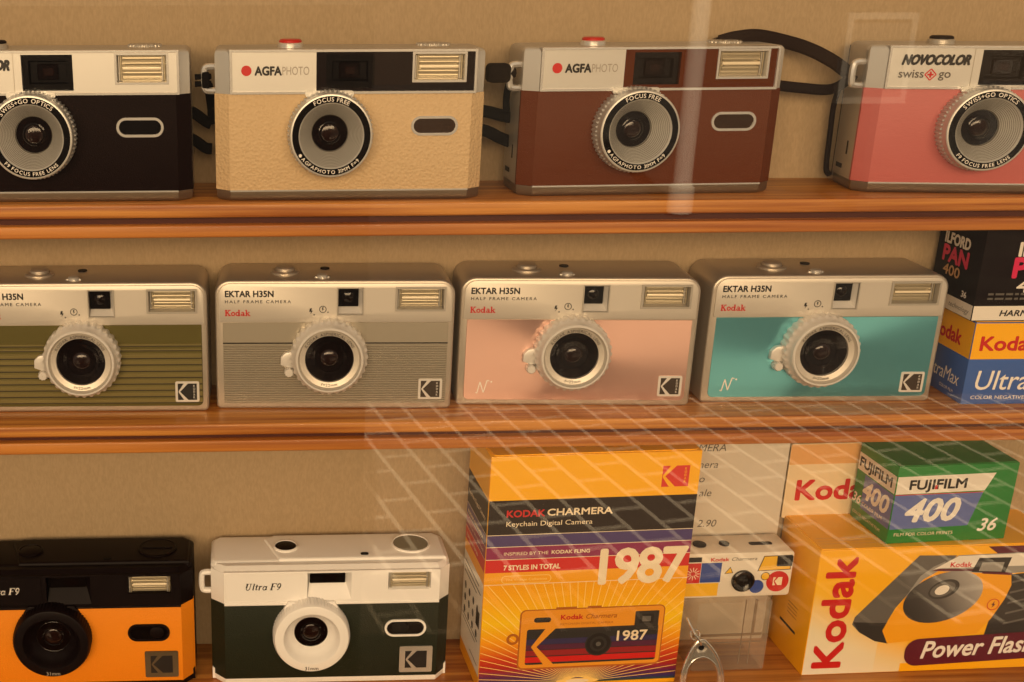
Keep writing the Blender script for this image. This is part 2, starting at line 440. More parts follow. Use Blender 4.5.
# ---- compact cameras of the top shelf ------------------------------------------------
def slim_camera(x, y, z, rot, label, skin, style, panel=None, button=None, strap=None, skinside=SILVER):
    t = thing('compact_camera', x, y, z, rot, label, 'camera', 'leatherette cameras on the top shelf')
    W = 57.8; D = 32; H = 64.2
    b = MB()
    b.prism(chamf(-W, W, 6, 3.6, 3.0, D), 'xy', 1.0, H, SILVER_DK, 2.6, 4)
    b.prism(chamf(-W, W, 6, 0, 4.6, D - 2), 'xy', 0, 4.6, mat('dark_base_metal', (132, 116, 98), .34, .8), 1.8, 3, ends=(1, 0))
    for sg in (-1, 1):
        b.prism([(sg * 51.6, 0), (sg * W, 4.7), (sg * W, 9), (sg * 51.6, 9)], 'xy', 45.8, H - .1, SILVER, 2.2, 3, ends=(0, 1))
    b.box(-52, 52, -.5, 2, 4.2, 4.9, SILVER_LT)
    b.box(-W - .25, -W + .4, 18, 25, 8, 10, BLACKP); b.box(-W - .2, -W + .4, 14, 15.2, 15, 21, BLACKP)
    b.prism(rrect(-W + 1, W - 1, D - 1, D + 1.5, 1), 'xy', 3, H - 2, BLACKP, .5)
    b.build('body', t)
    g = MB(); g.prism([(-52, -.3), (52, -.3), (W + .3, 4.5), (W + .3, 6.2), (-W - .3, 6.2), (-W - .3, 4.5)], 'xy', 4.7, 45.8, skin, .25, 2)
    g.build('grip_panel', t)
    # face plate with real openings
    f = MB()
    if style == 'dual':
        vf = (-10.6, 10.0, 48.2, 61.8); fl = (26.0, 49.2, 50.4, 63.0)
        f.plate(-51.4, -14.8, 45.9, 64.0, [], -.5, 3.6, SILVER)
        f.plate(-14.8, 53.2, 45.9, 64.0, [vf, fl], -.2, 3.6, panel)
        f.frame(-51.5, 53.6, 45.8, 64.1, 1.0, -1.1, .5, SILVER_LT, slope=.2)
        p = front(-.62)
        f.poly(circle(-44.4, 55.5, 2.2, 20), p, RED)
        w = txt(f, INK, 'AGFA', -40.8, 53.7, 3.4, p, w=11.2, bold=.045)
        txt(f, INKSOFT, 'PHOTO', -29.2, 53.7, 3.4, p, w=11.4)
    else:
        vf = (-12.5, 9.0, 47.6, 62.4); fl = (26.5, 49.2, 50.0, 63.0)
        f.plate(-51.4, 53.2, 45.9, 64.0, [vf, fl], -.5, 3.6, SILVER)
        f.frame(-51.5, 53.6, 45.8, 64.1, .9, -1.1, .5, SILVER_LT, slope=.2)
        f.frame(-16, 53.0, 46.6, 63.3, .3, -.7, 0, SILVER_DK)
        p = front(-.62)
        txt(f, INK, 'NOVOCOLOR', -45.6, 56.2, 3.9, p, w=28, bold=.06, shear=.25)
        txt(f, INKGR, 'swiss', -46.4, 50.6, 3.5, p, w=10.5, bold=.012); txt(f, INKGR, 'go', -29.6, 50.6, 3.5, p, w=5, bold=.012)
        cx, cz = -33.0, 51.9
        for a in range(4):
            f.line((cx + 2.4 * math.cos(a * PI / 2), cz + 2.4 * math.sin(a * PI / 2)), (cx + 2.4 * math.cos((a + 1) * PI / 2), cz + 2.4 * math.sin((a + 1) * PI / 2)), .5, p, RED)
        f.rect(cx - .4, cx + .4, cz - 1.3, cz + 1.3, p, RED); f.rect(cx - 1.3, cx + 1.3, cz - .4, cz + .4, p, RED)
    f.build('face_plate', t)
    v = MB(); v.add([(vf[0], 3.5, vf[2]), (vf[1], 3.5, vf[2]), (vf[1], 3.5, vf[3]), (vf[0], 3.5, vf[3])], [[0, 1, 2, 3]], BLACK)
    v.frame(vf[0] + .1, vf[1] - .1, vf[2] + .1, vf[3] - .1, 2.5, 1.5, 3.5, BLACK, slope=.6)
    c = ((vf[0] + vf[1]) / 2, (vf[2] + vf[3]) / 2)
    v.box(c[0] - 4.6, c[0] + 4.2, 2.7, 3.5, c[1] - 3.2, c[1] + 3.4, GLASSDK, [('all', .4, 1)]); v.box(c[0] - 2.2, c[0] + 2.4, 2.5, 3.2, c[1] - 1.6, c[1] + 1.8, IRIS, [('all', .4, 1)])
    v.build('viewfinder', t)
    flash_unit(t, *fl, -.2, SILVER_LT, 3.2)
    slot_window(t, 26.2, 46.4, 28, 36.3, -.4, SILVER_LT, BLACK if style != 'dual' else mat('smoked_window', (52, 36, 26), .2, spec=.4))
    # lens
    c = (-8.9, 29.4); YF = -10.5
    r = MB()
    r.lathe([(18.4, 0, 1), (18.4, -5.6, 1), (17.7, -6.2, 0), (17.5, YF + .3, 0), (17.2, YF, 0), (16.6, YF - .1, 0)], c, SILVER, knurl=.6, kn=60)
    r.box(-19.5, 1.2, -1.6, 1, 44.5, 47.2, SILVER, [('y', 1, 2)])
    ln = r.build('lens_barrel', t)
    nr = MB(); nr.lathe([(16.7, YF - .1), (16.7, YF), (13.8, YF), (13.8, YF - .3)], c, BLACK)
    p = front(YF - .08)
    if style == 'dual':
        arc(nr, INKW, 'FOCUS FREE', *c, 14.35, 1.75, p, 90)
        arc(nr, INKW, 'AGFAPHOTO 31MM F=9', *c, 14.5, 1.5, p, 268, False, track=1.2)
        nr.poly(circle(c[0] - 13.1, c[1] - 8.2, .7, 12), p, INKW)
    else:
        arc(nr, INKW, 'SWISS+GO OPTICS', *c, 14.35, 1.75, p, 96)
        arc(nr, INKW, 'F9 FOCUS FREE LENS', *c, 14.5, 1.5, p, 268, False, track=1.2)
    nr.build('name_ring', ln)
    co = MB(); prof = [(13.9, YF - .3)]
    for k in range(11):
        q = 13.5 - 5.6 * k / 11
        prof += [(q, YF + 8.6 * k / 11), (q - .3, YF + 8.6 * (k + .55) / 11), (q - .36, YF + 8.6 * (k + .8) / 11)]
    prof += [(7.7, YF + 8.9), (7.7, YF + 10.0)]
    GRV = mat('ring_groove', (120, 114, 104), .5, .4)
    co.lathe(prof, c, SILVER, mats=[GRV if i and i % 3 == 0 else SILVER for i in range(len(prof) - 1)]); co.build('lens_cone', ln)
    lens_core(ln, c, 7.9, -.9, 3.0)
    # top controls
    s = MB(); s.lathe([(5.6, H - .3), (5.6, H + 1.6), (5.0, H + 2.0)], (-25.2, 13), SILVER_LT if button else SILVER_DK, axis='z', n=32)
    s.lathe([(4.9, H + 1.9), (4.9, H + 2.8), (4.2, H + 3.3), (0.1, H + 3.5)], (-25.2, 13), button or BLACKP, axis='z', n=32)
    s.build('shutter_button', t)
    winding_wheel(t, 38, 22, H, 7.5, SILVER_DK, h=1.0)
    strap_lug(t, -W, 9, 51.4, SILVER_LT)
    if strap: strap(t)
    return t

def strap_cream(t):
    b = MB()
    for dz in (-1.6, 1.4): b.tube(catmull([(-59.5, 9.5, 51 + dz), (-62.5, 9, 51 + dz), (-66.5, 9, 50.8 + dz)], 4), 1.2, STRAPM)
    b.box(-63.5, -60.2, 6.5, 11, 47.5, 54.5, STRAPM, [('all', .9, 2)])
    b.tube(catmull([(-60, 26, 30), (-63, 26, 31.5), (-70, 26, 36), (-84, 26, 38)], 5), 2.5, STRAPM, flat=.4)
    b.tube(catmull([(-60, 26, 19), (-63, 26, 19.5), (-70, 26, 24), (-84, 26, 28)], 5), 2.5, STRAPM, flat=.4)
    b.tube(catmull([(-84, 26, 38), (-92, 26, 36), (-92, 26, 30), (-84, 26, 28)], 5), 2.3, STRAPM, flat=.4)
    b.tube(catmull([(-61, 12, 49), (-60.5, 20, 44), (-59.8, 26, 36), (-60, 26, 30)], 5), 2.0, STRAPM, flat=.5)
    b.build('wrist_strap', t)
def strap_brown(t):
    b = MB()
    b.box(-73, -62.5, 5, 13, 48.8, 57, STRAPM, [('all', 2.2, 3)])
    b.tube([(-60, 9, 52.8), (-63, 9, 52.8)], 2, STRAPM)
    b.tube(catmull([(-57, 22.5, 32), (-62, 23, 33), (-70, 22, 35), (-84, 22, 36)], 5), 2.7, STRAPM, flat=.4)
    b.tube(catmull([(-57, 22.5, 21), (-62, 23, 23), (-70, 22, 26.5), (-84, 22, 28)], 5), 2.7, STRAPM, flat=.4)
    b.tube(catmull([(-84, 22, 36), (-92, 22, 35), (-92, 22, 30), (-84, 22, 28)], 5), 2.5, STRAPM, flat=.4)
    b.tube(catmull([(-60, 18, 49), (-59.8, 22, 44), (-59.5, 24, 38), (-59, 23, 33)], 5), 1.6, STRAPM, flat=.6)
    b.build('wrist_strap', t)
def strap_pink(t):
    b = MB()
    b.tube(catmull([(-62, 10, 51), (-63.5, 14, 52), (-68, 20, 55.8), (-77, 23, 60.4), (-88, 22, 63.8), (-102, 21, 66.6), (-112, 20.5, 65.8), (-119, 20, 64)], 6), 3.0, STRAPB, flat=.38)
    b.tube(catmull([(-119, 20, 64), (-124, 20, 61), (-122, 20, 53), (-108, 21, 47), (-92, 22, 45), (-79, 22, 43.6), (-68, 18, 43.5), (-63, 11, 48.5), (-61.5, 10, 51)], 6), 2.4, STRAPB, flat=.38)
    b.tube(catmull([(-62, 12, 50), (-61, 24, 46), (-61, 30, 36), (-60.5, 31, 20), (-60, 31, 6), (-58, 31, 2.5)], 6), 1.3, STRAPB)
    b.build('wrist_strap', t)

slim_camera(-78.4, 528, -101.5, 0.0, 'black leatherette compact camera with silver top, cut off by the left edge of the photo', L_BLACK, 'nova')
slim_camera(48.0, 527.5, -101.5, .003, 'cream leatherette compact camera with red shutter button', L_CREAM, 'dual', PANEL_BK, REDP, strap_cream)
slim_camera(181.5, 534.3, -101.5, .039, 'brown leatherette compact camera with silver lens ring and red button', L_BROWN, 'dual', PANEL_BR, REDP, strap_brown)
slim_camera(334.2, 529.8, -101.5, -.117, 'salmon pink compact camera turned towards the left on the top shelf', L_PINK, 'nova', strap=strap_pink)

# ---- half frame cameras of the middle shelf ------------------------------------------------
def half_frame_camera(x, y, z, rot, label, style, skin, badge_ink):
    t = thing('half_frame_camera', x, y, z, rot, label, 'camera', 'silver cameras on the middle shelf')
    W = 55.4; H = 62.8; D = 34
    b = MB()
    b.prism(rrect(-W, W, 0, H, (2.2, 2.2, 7, 7), 8), 'xz', 0, D, CHAMP_TOP, 1.1, 3)
    b.cut((28.3, 50.5, -1, 3.2, 48.8, 59.3), (1.4, 12.7, -1, 3.4, 46.8, 59.1))
    b.build('body', t)
    f = MB()
    f.prism(rrect(-53.6, 54.0, 43.0, 61.4, (.5, .5, 5.5, 5.5), 8), 'xz', -.7, .5, CHAMP, .25, 2, ends=(1, 0))
    f.cut((28.3, 50.5, -2, 3.2, 48.8, 59.3), (1.4, 12.7, -2, 3.4, 46.8, 59.1))
    p = front(-.76)
    txt(f, INK, 'EKTAR H35N', -50.6, 55.2, 2.8, p, w=22.2, bold=.036)
    txt(f, INK, 'HALF FRAME CAMERA', -50.7, 52.2, 1.4, p, w=30.4, space=1.35, bold=.012)
    stroke_txt(f, RED, 'Kodak', -50.8, 46.0, 3.0, 11.8, p, SLAB)
    f.poly([(-11.6, 49.6), (-10.6, 49.8), (-10.9, 48.6), (-10.2, 48.6), (-11.4, 46.8), (-11.1, 48.1), (-11.9, 48.0)], p, INK)
    f.annulus(-5.6, 49.2, 1.35, 1.7, p, INK, 24); f.poly([(-5.9, 50.2), (-5.2, 50.2), (-5.5, 49.3), (-5.1, 49.3), (-5.9, 48.1), (-5.6, 49.0), (-6.0, 49.0)], p, INK)
    f.poly(circle(-9.6, 46.6, .35, 10), p, INK); f.poly(circle(-3.2, 47.8, .35, 10), p, INK)
    f.build('face_plate', t)
    q = MB(); X0, X1 = -52.0, 52.8
    if style == 'olive':
        q.prism(rrect(X0, X1, 2.8, 42.6, (2.5, 2.5, .3, .3), 6), 'xz', -.15, .6, skin, .1, 1, ends=(1, 0))
        zz = 33.2; st = 1.6
        k = 0
        while zz > 4.2:
            h = 1.2 if k > 1 else .55
            a, c2 = X0 + .4, X1 - .3
            q.prism([(-.15, zz - h), (-.75, zz - h * .8), (-.75, zz + h * .5), (-.15, zz + h)], 'yz', a, c2, mat('olive_rib', (122, 111, 64), .4, .25))
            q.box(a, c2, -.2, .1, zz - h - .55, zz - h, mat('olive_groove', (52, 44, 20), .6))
            zz -= 2.2 if k == 0 else 3.15
            k += 1
    elif style == 'ribbed':
        q.prism(rrect(X0, X1, 2.8, 42.6, (2.5, 2.5, .3, .3), 6), 'xz', -.15, .6, skin, .1, 1, ends=(1, 0))
        q.box(X0, X1, -.2, .2, 32.4, 33.0, BLACKP)
        zz = 31.6
        while zz > 4.0:
            q.prism([(-.15, zz - .45), (-.5, zz - .28), (-.5, zz + .2), (-.15, zz + .36)], 'yz', X0 + .4, X1 - .4, skin)
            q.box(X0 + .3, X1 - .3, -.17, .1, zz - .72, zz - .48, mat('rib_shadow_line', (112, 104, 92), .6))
            zz -= 1.15
    else:
        q.prism(rrect(X0, X1, 2.8, 42.6, (2.5, 2.5, .3, .3), 6), 'xz', -.2, .6, skin, .12, 1, ends=(1, 0))
        pp = front(-.28); zc = 6.4
        q.line((-45.6, zc - .4), (-44.4, zc + 5.4), .5, pp, INKW); q.line((-44.4, zc + 5.4), (-42.6, zc), .55, pp, INKW); q.line((-42.6, zc), (-41.0, zc + 6.2), .5, pp, INKW)
        q.line((-46.4, zc), (-45.4, zc - .4), .4, pp, INKW); q.line((-41, zc + 6.2), (-39.9, zc + 5.8), .4, pp, INKW)
        q.poly(circle(-39.0, zc + 5.4, .45, 10), pp, INKW)
    q.build('front_panel', t)
    k_badge(t, 39.8, 51.0, 5.0, 15.2, -.6 if style == 'olive' else -.3, badge_ink, RINGSIL)
    # viewfinder
    v = MB(); v.frame(.9, 13.2, 46.3, 59.6, .5, -1.2, .2, SILVER_DK, slope=.1, yi=.4)
    v.add([(1.5, 0, 46.9), (12.6, 0, 46.9), (10.8, 3.2, 49.9), (1.7, 3.2, 49.9)], [[0, 1, 2, 3]], RINGSIL)
    v.add([(12.6, 0, 46.9), (12.6, 0, 59.0), (10.8, 3.2, 59.0), (10.8, 3.2, 49.9)], [[0, 1, 2, 3]], RINGSIL)
    v.build('viewfinder', t)
    g = MB(); g.box(1.5, 10.9, 2.2, 3.3, 49.8, 59.0, BLACK, [('y', .3, 1)]); g.lathe([(2.6, 2.2), (2.2, 1.9), (.1, 1.7)], (6.2, 54.5), GLASSDK, n=20)
    g.build('viewfinder_glass', v_parent(t))
    flash_unit(t, 27.8, 51.0, 48.3, 59.8, -.7, SILVER_DK, 3.6)
    # lens
    c = (-2.6, 27.4)
    r = MB(); YF = -10.8
    prof = [(17.9, 0, 1), (17.9, -6.4, 1), (17.0, -7.2, 0), (16.2, -8.2, 0), (15.7, YF + .4, 0), (15.3, YF, 0), (14.6, YF, 0)]
    r.lathe(prof, c, RINGSIL, knurl=.6, kn=32)
    ln = r.build('lens_barrel', t)
    n = MB(); n.lathe([(14.7, YF), (14.1, YF + 1.3), (13.7, YF + 1.9), (11.3, YF + 2.5), (11.3, YF + 5)], c, CHAMP)
    p = front(YF + 1.8)
    arc(n, INKGR, 'KODAK ASPHERICAL LENS', *c, 11.8, 1.35, p, 90)
    arc(n, INKGR, 'f=22mm', *c, 11.8, 1.35, p, 270, False)
    n.build('name_ring', ln)
    g = MB(); g.lathe([(11.4, YF + 4.0), (10.5, YF + 4.2), (8.6, YF + 4.5), (8.3, YF + 4.0), (6.8, YF + 4.3), (6.5, YF + 4.8), (4.2, YF + 4.9)], c, GLASSDK, mats=[GLASSDK, GLASSDK, BLACK, GLASSDK, BLACK, GLASSDK])
    g.lathe([(4.3 * math.sin(a), YF + 5.2 - 1.6 * math.cos(a)) for a in [i * PI / 16 for i in range(8, -1, -1)]], c, IRIS)
    g.build('lens_glass', ln)
    lv = MB()
    lv.prism([(-19, 29.5), (-23, 28.6), (-25.0, 26.5), (-25.2, 22.8), (-22, 21.5), (-18.5, 21.5)], 'xz', -3.0, .2, RINGSIL, .5, 2)
    lv.lathe([(2.3, -.2, 1), (2.3, -4.2, 1), (1.8, -4.7, 0), (.1, -4.7, 0)], (-21.2, 19.4), RINGSIL, knurl=.4, kn=10)
    lv.build('focus_lever', t)
    # top plate
    s = MB(); s.lathe([(6.9, H - .1), (6.9, H + .9), (6.2, H + 1.4), (5.0, H + 1.4), (5.0, H + .9), (4.7, H + 1.2), (4.6, H + 2.5), (3.8, H + 3.1), (.1, H + 3.3)], (-23, 15), CHAMP_TOP, axis='z', n=40)
    s.build('shutter_button', t)
    s = MB(); s.lathe([(2.6, H - .1), (2.6, H + 1.1), (2.1, H + 1.6), (.1, H + 1.6)], (-5.8, 5.5), SILVER, axis='z', n=20, )
    s.box(-9.5, -2.2, 4.6, 6.4, H - .1, H + .6, SILVER, [('z', .8, 2)]); s.build('mode_slider', t)
    s = MB(); s.lathe([(2.2, H - .1), (2.2, H + .5), (.1, H + .5)], (-4, 22), BLACKP, axis='z', n=20); s.build('film_counter', t)
    s = MB(); s.prism(rrect(22, 44, 28, 36.5, 3), 'xy', H - 6, H - .6, CHAMP_TOP, .6, 2); s.build('winding_wheel', t)
    return t
def v_parent(t):
    return [c for c in t.children if c.name.startswith('viewfinder')][0]

OLIVE = mat('olive_panel', (90, 82, 31), .42, .25)
GREYSK = mat('brushed_silver_panel', (178, 170, 154), .38, .65)
def sunray(name, rgb):
    m = mat(name, rgb, .3, .8, aniso=.95)
    return m
ROSE = sunray('rose_sunray_panel', (220, 180, 166))
TEAL = sunray('teal_sunray_panel', (110, 184, 196))
BROWNINK = mat('badge_brown_ink', (58, 46, 36), .4)
half_frame_camera(-71.0, 539, -203.34, -.02, 'silver camera with an olive green ridged front panel', 'olive', OLIVE, INK)
half_frame_camera(43.4, 538.8, -203.34, -.034, 'all silver camera with a finely ribbed silver front panel', 'ribbed', GREYSK, BROWNINK)
half_frame_camera(157.5, 538.9, -203.34, -.051, 'silver camera with a glossy rose pink front panel', 'plain', ROSE, BROWNINK)
half_frame_camera(275.0, 539.0, -203.34, -.021, 'silver camera with a glossy teal front panel', 'plain', TEAL, BROWNINK)

# ---- chunky cameras of the bottom shelf ------------------------------------------------
def chunky_camera(x, y, z, rot, label, shell, skin, ringm, dark):
    t = thing('film_camera', x, y, z, rot, label, 'camera', 'two tone cameras on the bottom shelf')
    W = 60.0; D = 36; H = 66.5; c0, c1 = -53.4, 54.2
    b = MB()
    b.prism([(-W, 9.6), (-W + 2, 7), (W - 2, 7), (W, 9.6), (W, D - 4), (W - 4, D), (-W + 4, D), (-W, D - 4)], 'xy', 1.5, H, shell, 2.2, 3)
    b.prism([(-26, 7.5), (W - 1.6, 7.5), (W - 1.6, D - 5), (W - 5, D - 1.6), (-28, D - 1.6), (-33, D - 6)], 'xy', H - 2.5, H + 1.0, shell, 1.6, 4)
    for sg, xc in ((-1, c0), (1, c1)):
        b.prism([(xc - sg * .6, 0), (sg * W, 6.6), (sg * W, 10), (xc - sg * .6, 10)], 'xy', 46, 63.6, shell, .5, 2)
    b.prism([(-W, 6.6), (c0, 0), (c1, 0), (W, 6.6), (W, D - 2), (-W, D - 2)], 'xy', 0, 3.4, shell, 1.2, 2, ends=(1, 0))
    for sg, xc in ((-1, c0), (1, c1)):                                   # corner gussets
        b.prism([(sg * W * 1.002, 0.5), (sg * W * 1.002, 7.2), (xc, 2.6), (xc, .5)], 'xz', 5.6, 9, shell)
    # sloped lip over the face
    b.add([(c0, -.1, 63.6), (c1, -.1, 63.6), (W - 1.5, 6.2, 63.6), (W - 3, 7, H - .6), (-W + 3, 7, H - .6), (-W + 1.5, 6.2, 63.6), (c1 - 1, 3.6, H - .4), (c0 + 1, 3.6, H - .4)],
          [[0, 1, 6, 7], [1, 2, 3, 6], [5, 0, 7, 4], [7, 6, 3, 4]], shell)
    b.build('body', t)
    g = MB(); g.prism([(-W - .25, 7), (c0, -.3), (c1, -.3), (W + .25, 7), (W + .25, 10), (-W - .25, 10)], 'xy', 3.4, 46.4, skin, .3, 2)
    g.build('grip_panel', t)
    f = MB(); vf = (-11.9, 10.0, 48.4, 63.4); fl = (27.4, 50.6, 52.8, 64.1)
    f.plate(c0, c1, 46.1, 64.4, [vf, fl], -.5, 7.2, shell)
    f.box(c0, c1, -1.0, .2, 45.9, 47.0, shell, [('x', .3, 2)])
    f.frame(c0 + .6, -14.2, 47.6, 63.6, .4, -.8, 0, shell, slope=.2)
    p = front(-.62)
    ink = INKW if dark else INK
    stroke_txt(f, ink, 'Ultra F9', -43.4, 54.4, 3.7, 18.0, p, ITAL, .26)
    f.build('face_plate', t)
    v = MB()
    v.add([(vf[0], -.4, vf[2]), (vf[1], -.4, vf[2]), (vf[1] - 2.5, 4.2, 55.8), (vf[0] + 1, 4.2, 55.8)], [[0, 1, 2, 3]], shell)
    v.add([(vf[0] + 1, 4.2, 55.8), (vf[1] - 2.5, 4.2, 55.8), (vf[1] - 2.5, 4.2, 63.4), (vf[0] + 1, 4.2, 63.4)], [[0, 1, 2, 3]], shell)
    v.add([(vf[1], -.4, vf[2]), (vf[1], -.4, vf[3]), (vf[1] - 2.5, 4.2, 63.4), (vf[1] - 2.5, 4.2, 55.8)], [[0, 1, 2, 3]], shell)
    vo = v.build('viewfinder', t)
    g = MB(); g.box(-10.6, 7.2, 3.0, 4.4, 56.0, 63.2, BLACK, [('y', .3, 1)]); g.box(-3, 4, 2.7, 3.1, 57.2, 61, GLASSDK, [('y', .5, 2)]); g.build('viewfinder_glass', vo)
    flash_unit(t, *fl, -.1, shell if not dark else BLACKP, 1.5)
    slot_window(t, 27.2, 48.2, 26.8, 36.4, -.4, shell, BLACK, (0.5, 7.5, BLACKP) if dark else (-7, 1.5, BLACKM))
    badge = mat('badge_silver_square', (196, 192, 184), .3, .6) if not dark else mat('badge_grey_square', (112, 98, 74), .35, .6)
    bo = k_badge(t, 35.2, 52.0, 5.8, 20.8, -.5, INK, badge, False)
    c = (-10.0, 30.4); YF = -8.0
    r = MB(); r.lathe([(19.4, 0, 1), (19.4, YF + 2.2, 1), (18.9, YF + 1.2, 0), (18.4, YF, 0), (17.8, YF - .3, 0), (14.2, YF - .3, 0)], c, ringm, knurl=.35, kn=70)
    r.prism([(-24, 44), (4, 44), (1.5, 48.2), (-21.5, 48.2)], 'xz', -2.2, 1, ringm, .6, 2)
    txt(r, INKSOFT if dark else INKGR, '31mm', c[0], c[1] - 17.5, 1.9, front(YF - .36), align='C', bold=.012)
    ln = r.build('lens_barrel', t)
    co = MB(); co.lathe([(14.3, YF - .3), (13.7, YF + .4), (13.0, YF + 2.5), (11, YF + 5.5), (8.3, YF + 7.4), (8.0, YF + 8)], c, ringm); co.build('lens_cone', ln)
    lens_core(ln, c, 8.6, -.7, 3.0)
    s = MB(); s.lathe([(6.2, H + .9), (6.2, H + 1.9), (5.6, H + 2.2), (5.3, H + 1.6)], (-22, 20), shell, axis='z', n=32)
    s.lathe([(5.4, H + 1.7), (4.6, H + 2.2), (.1, H + 2.3)], (-22, 20), BLACKP, axis='z', n=32); s.build('shutter_button', t)
    s = MB(); s.lathe([(9.8, H + .9), (9.8, H + 1.8), (9.2, H + 2.0), (8.8, H + 1.5)], (42, 21), shell, axis='z', n=40)
    s.lathe([(8.9, H + 1.5), (8.7, H + 1.7), (.1, H + 1.7)], (42, 21), BLACKP if dark else GREYP, axis='z', n=40)
    if dark: s.box(34.5, 49.5, 20, 22.2, H + 1.6, H + 2.3, BLACKP)
    s.build('winding_wheel', t)
    s = MB(); s.prism(rrect(15.5, 19.5, 10, 12.4, 1.1, 4), 'xy', H + .6, H + 1.4, BLACKM); s.build('film_counter', t)
    strap_lug(t, -W, 10, 54.5, shell)
    return t
chunky_camera(-86.0, 535, -352.06, .0, 'yellow and black film camera with an all black lens on the bottom shelf', BLACKP, L_YEL, BLACKP, True)
chunky_camera(43.2, 535, -352.06, .0005, 'white and dark green film camera beside the yellow box', WHITEP, L_GREEN, WHITEP, False)

# ------------------------------------------------------------------ cartons
CARD_Y = mat('yellow_card', (252, 182, 8), .38, coat=.2)
CARD_W = mat('white_card', (232, 224, 212), .5)
CARD_TAN = mat('tan_card', (224, 168, 104), .5)
P_BLACK = mat('charcoal_print', (36, 28, 25), .45, spec=.2)
P_PURP = mat('violet_print', (70, 56, 112), .4, coat=.15)
P_MAG = mat('magenta_print', (138, 32, 84), .4, coat=.15)
P_RED = mat('scarlet_print', (206, 24, 20), .4, coat=.15)
P_ORG = mat('orange_print', (244, 166, 12), .4, coat=.15)
P_CREAM = mat('cream_print', (240, 222, 190), .45)
P_BLUE = mat('blue_print', (44, 84, 170), .4, coat=.15)
P_GREEN = mat('green_print', (24, 128, 48), .38, coat=.2)
P_SKY = mat('slate_blue_print', (92, 108, 172), .4, coat=.15)
P_MAROON = mat('maroon_print', (92, 14, 38), .4, coat=.15)
P_GREY = mat('camera_grey_print', (96, 92, 88), .4)
P_DGREY = mat('camera_dark_print', (46, 42, 40), .4)
P_LGREY = mat('camera_light_print', (150, 146, 140), .4)
P_YLINE = mat('pale_yellow_line', (250, 212, 120), .45)
CHARK = mat('charcoal_black_card', (20, 8, 10), .6, spec=.08)
P_PINK = mat('pink_red_print', (214, 30, 84), .4)

def carton(mb, x0, x1, y0, y1, z0, z1, m, bevel=.5):
    mb.box(x0, x1, y0, y1, z0, z1, m, [('all', bevel, 2)])

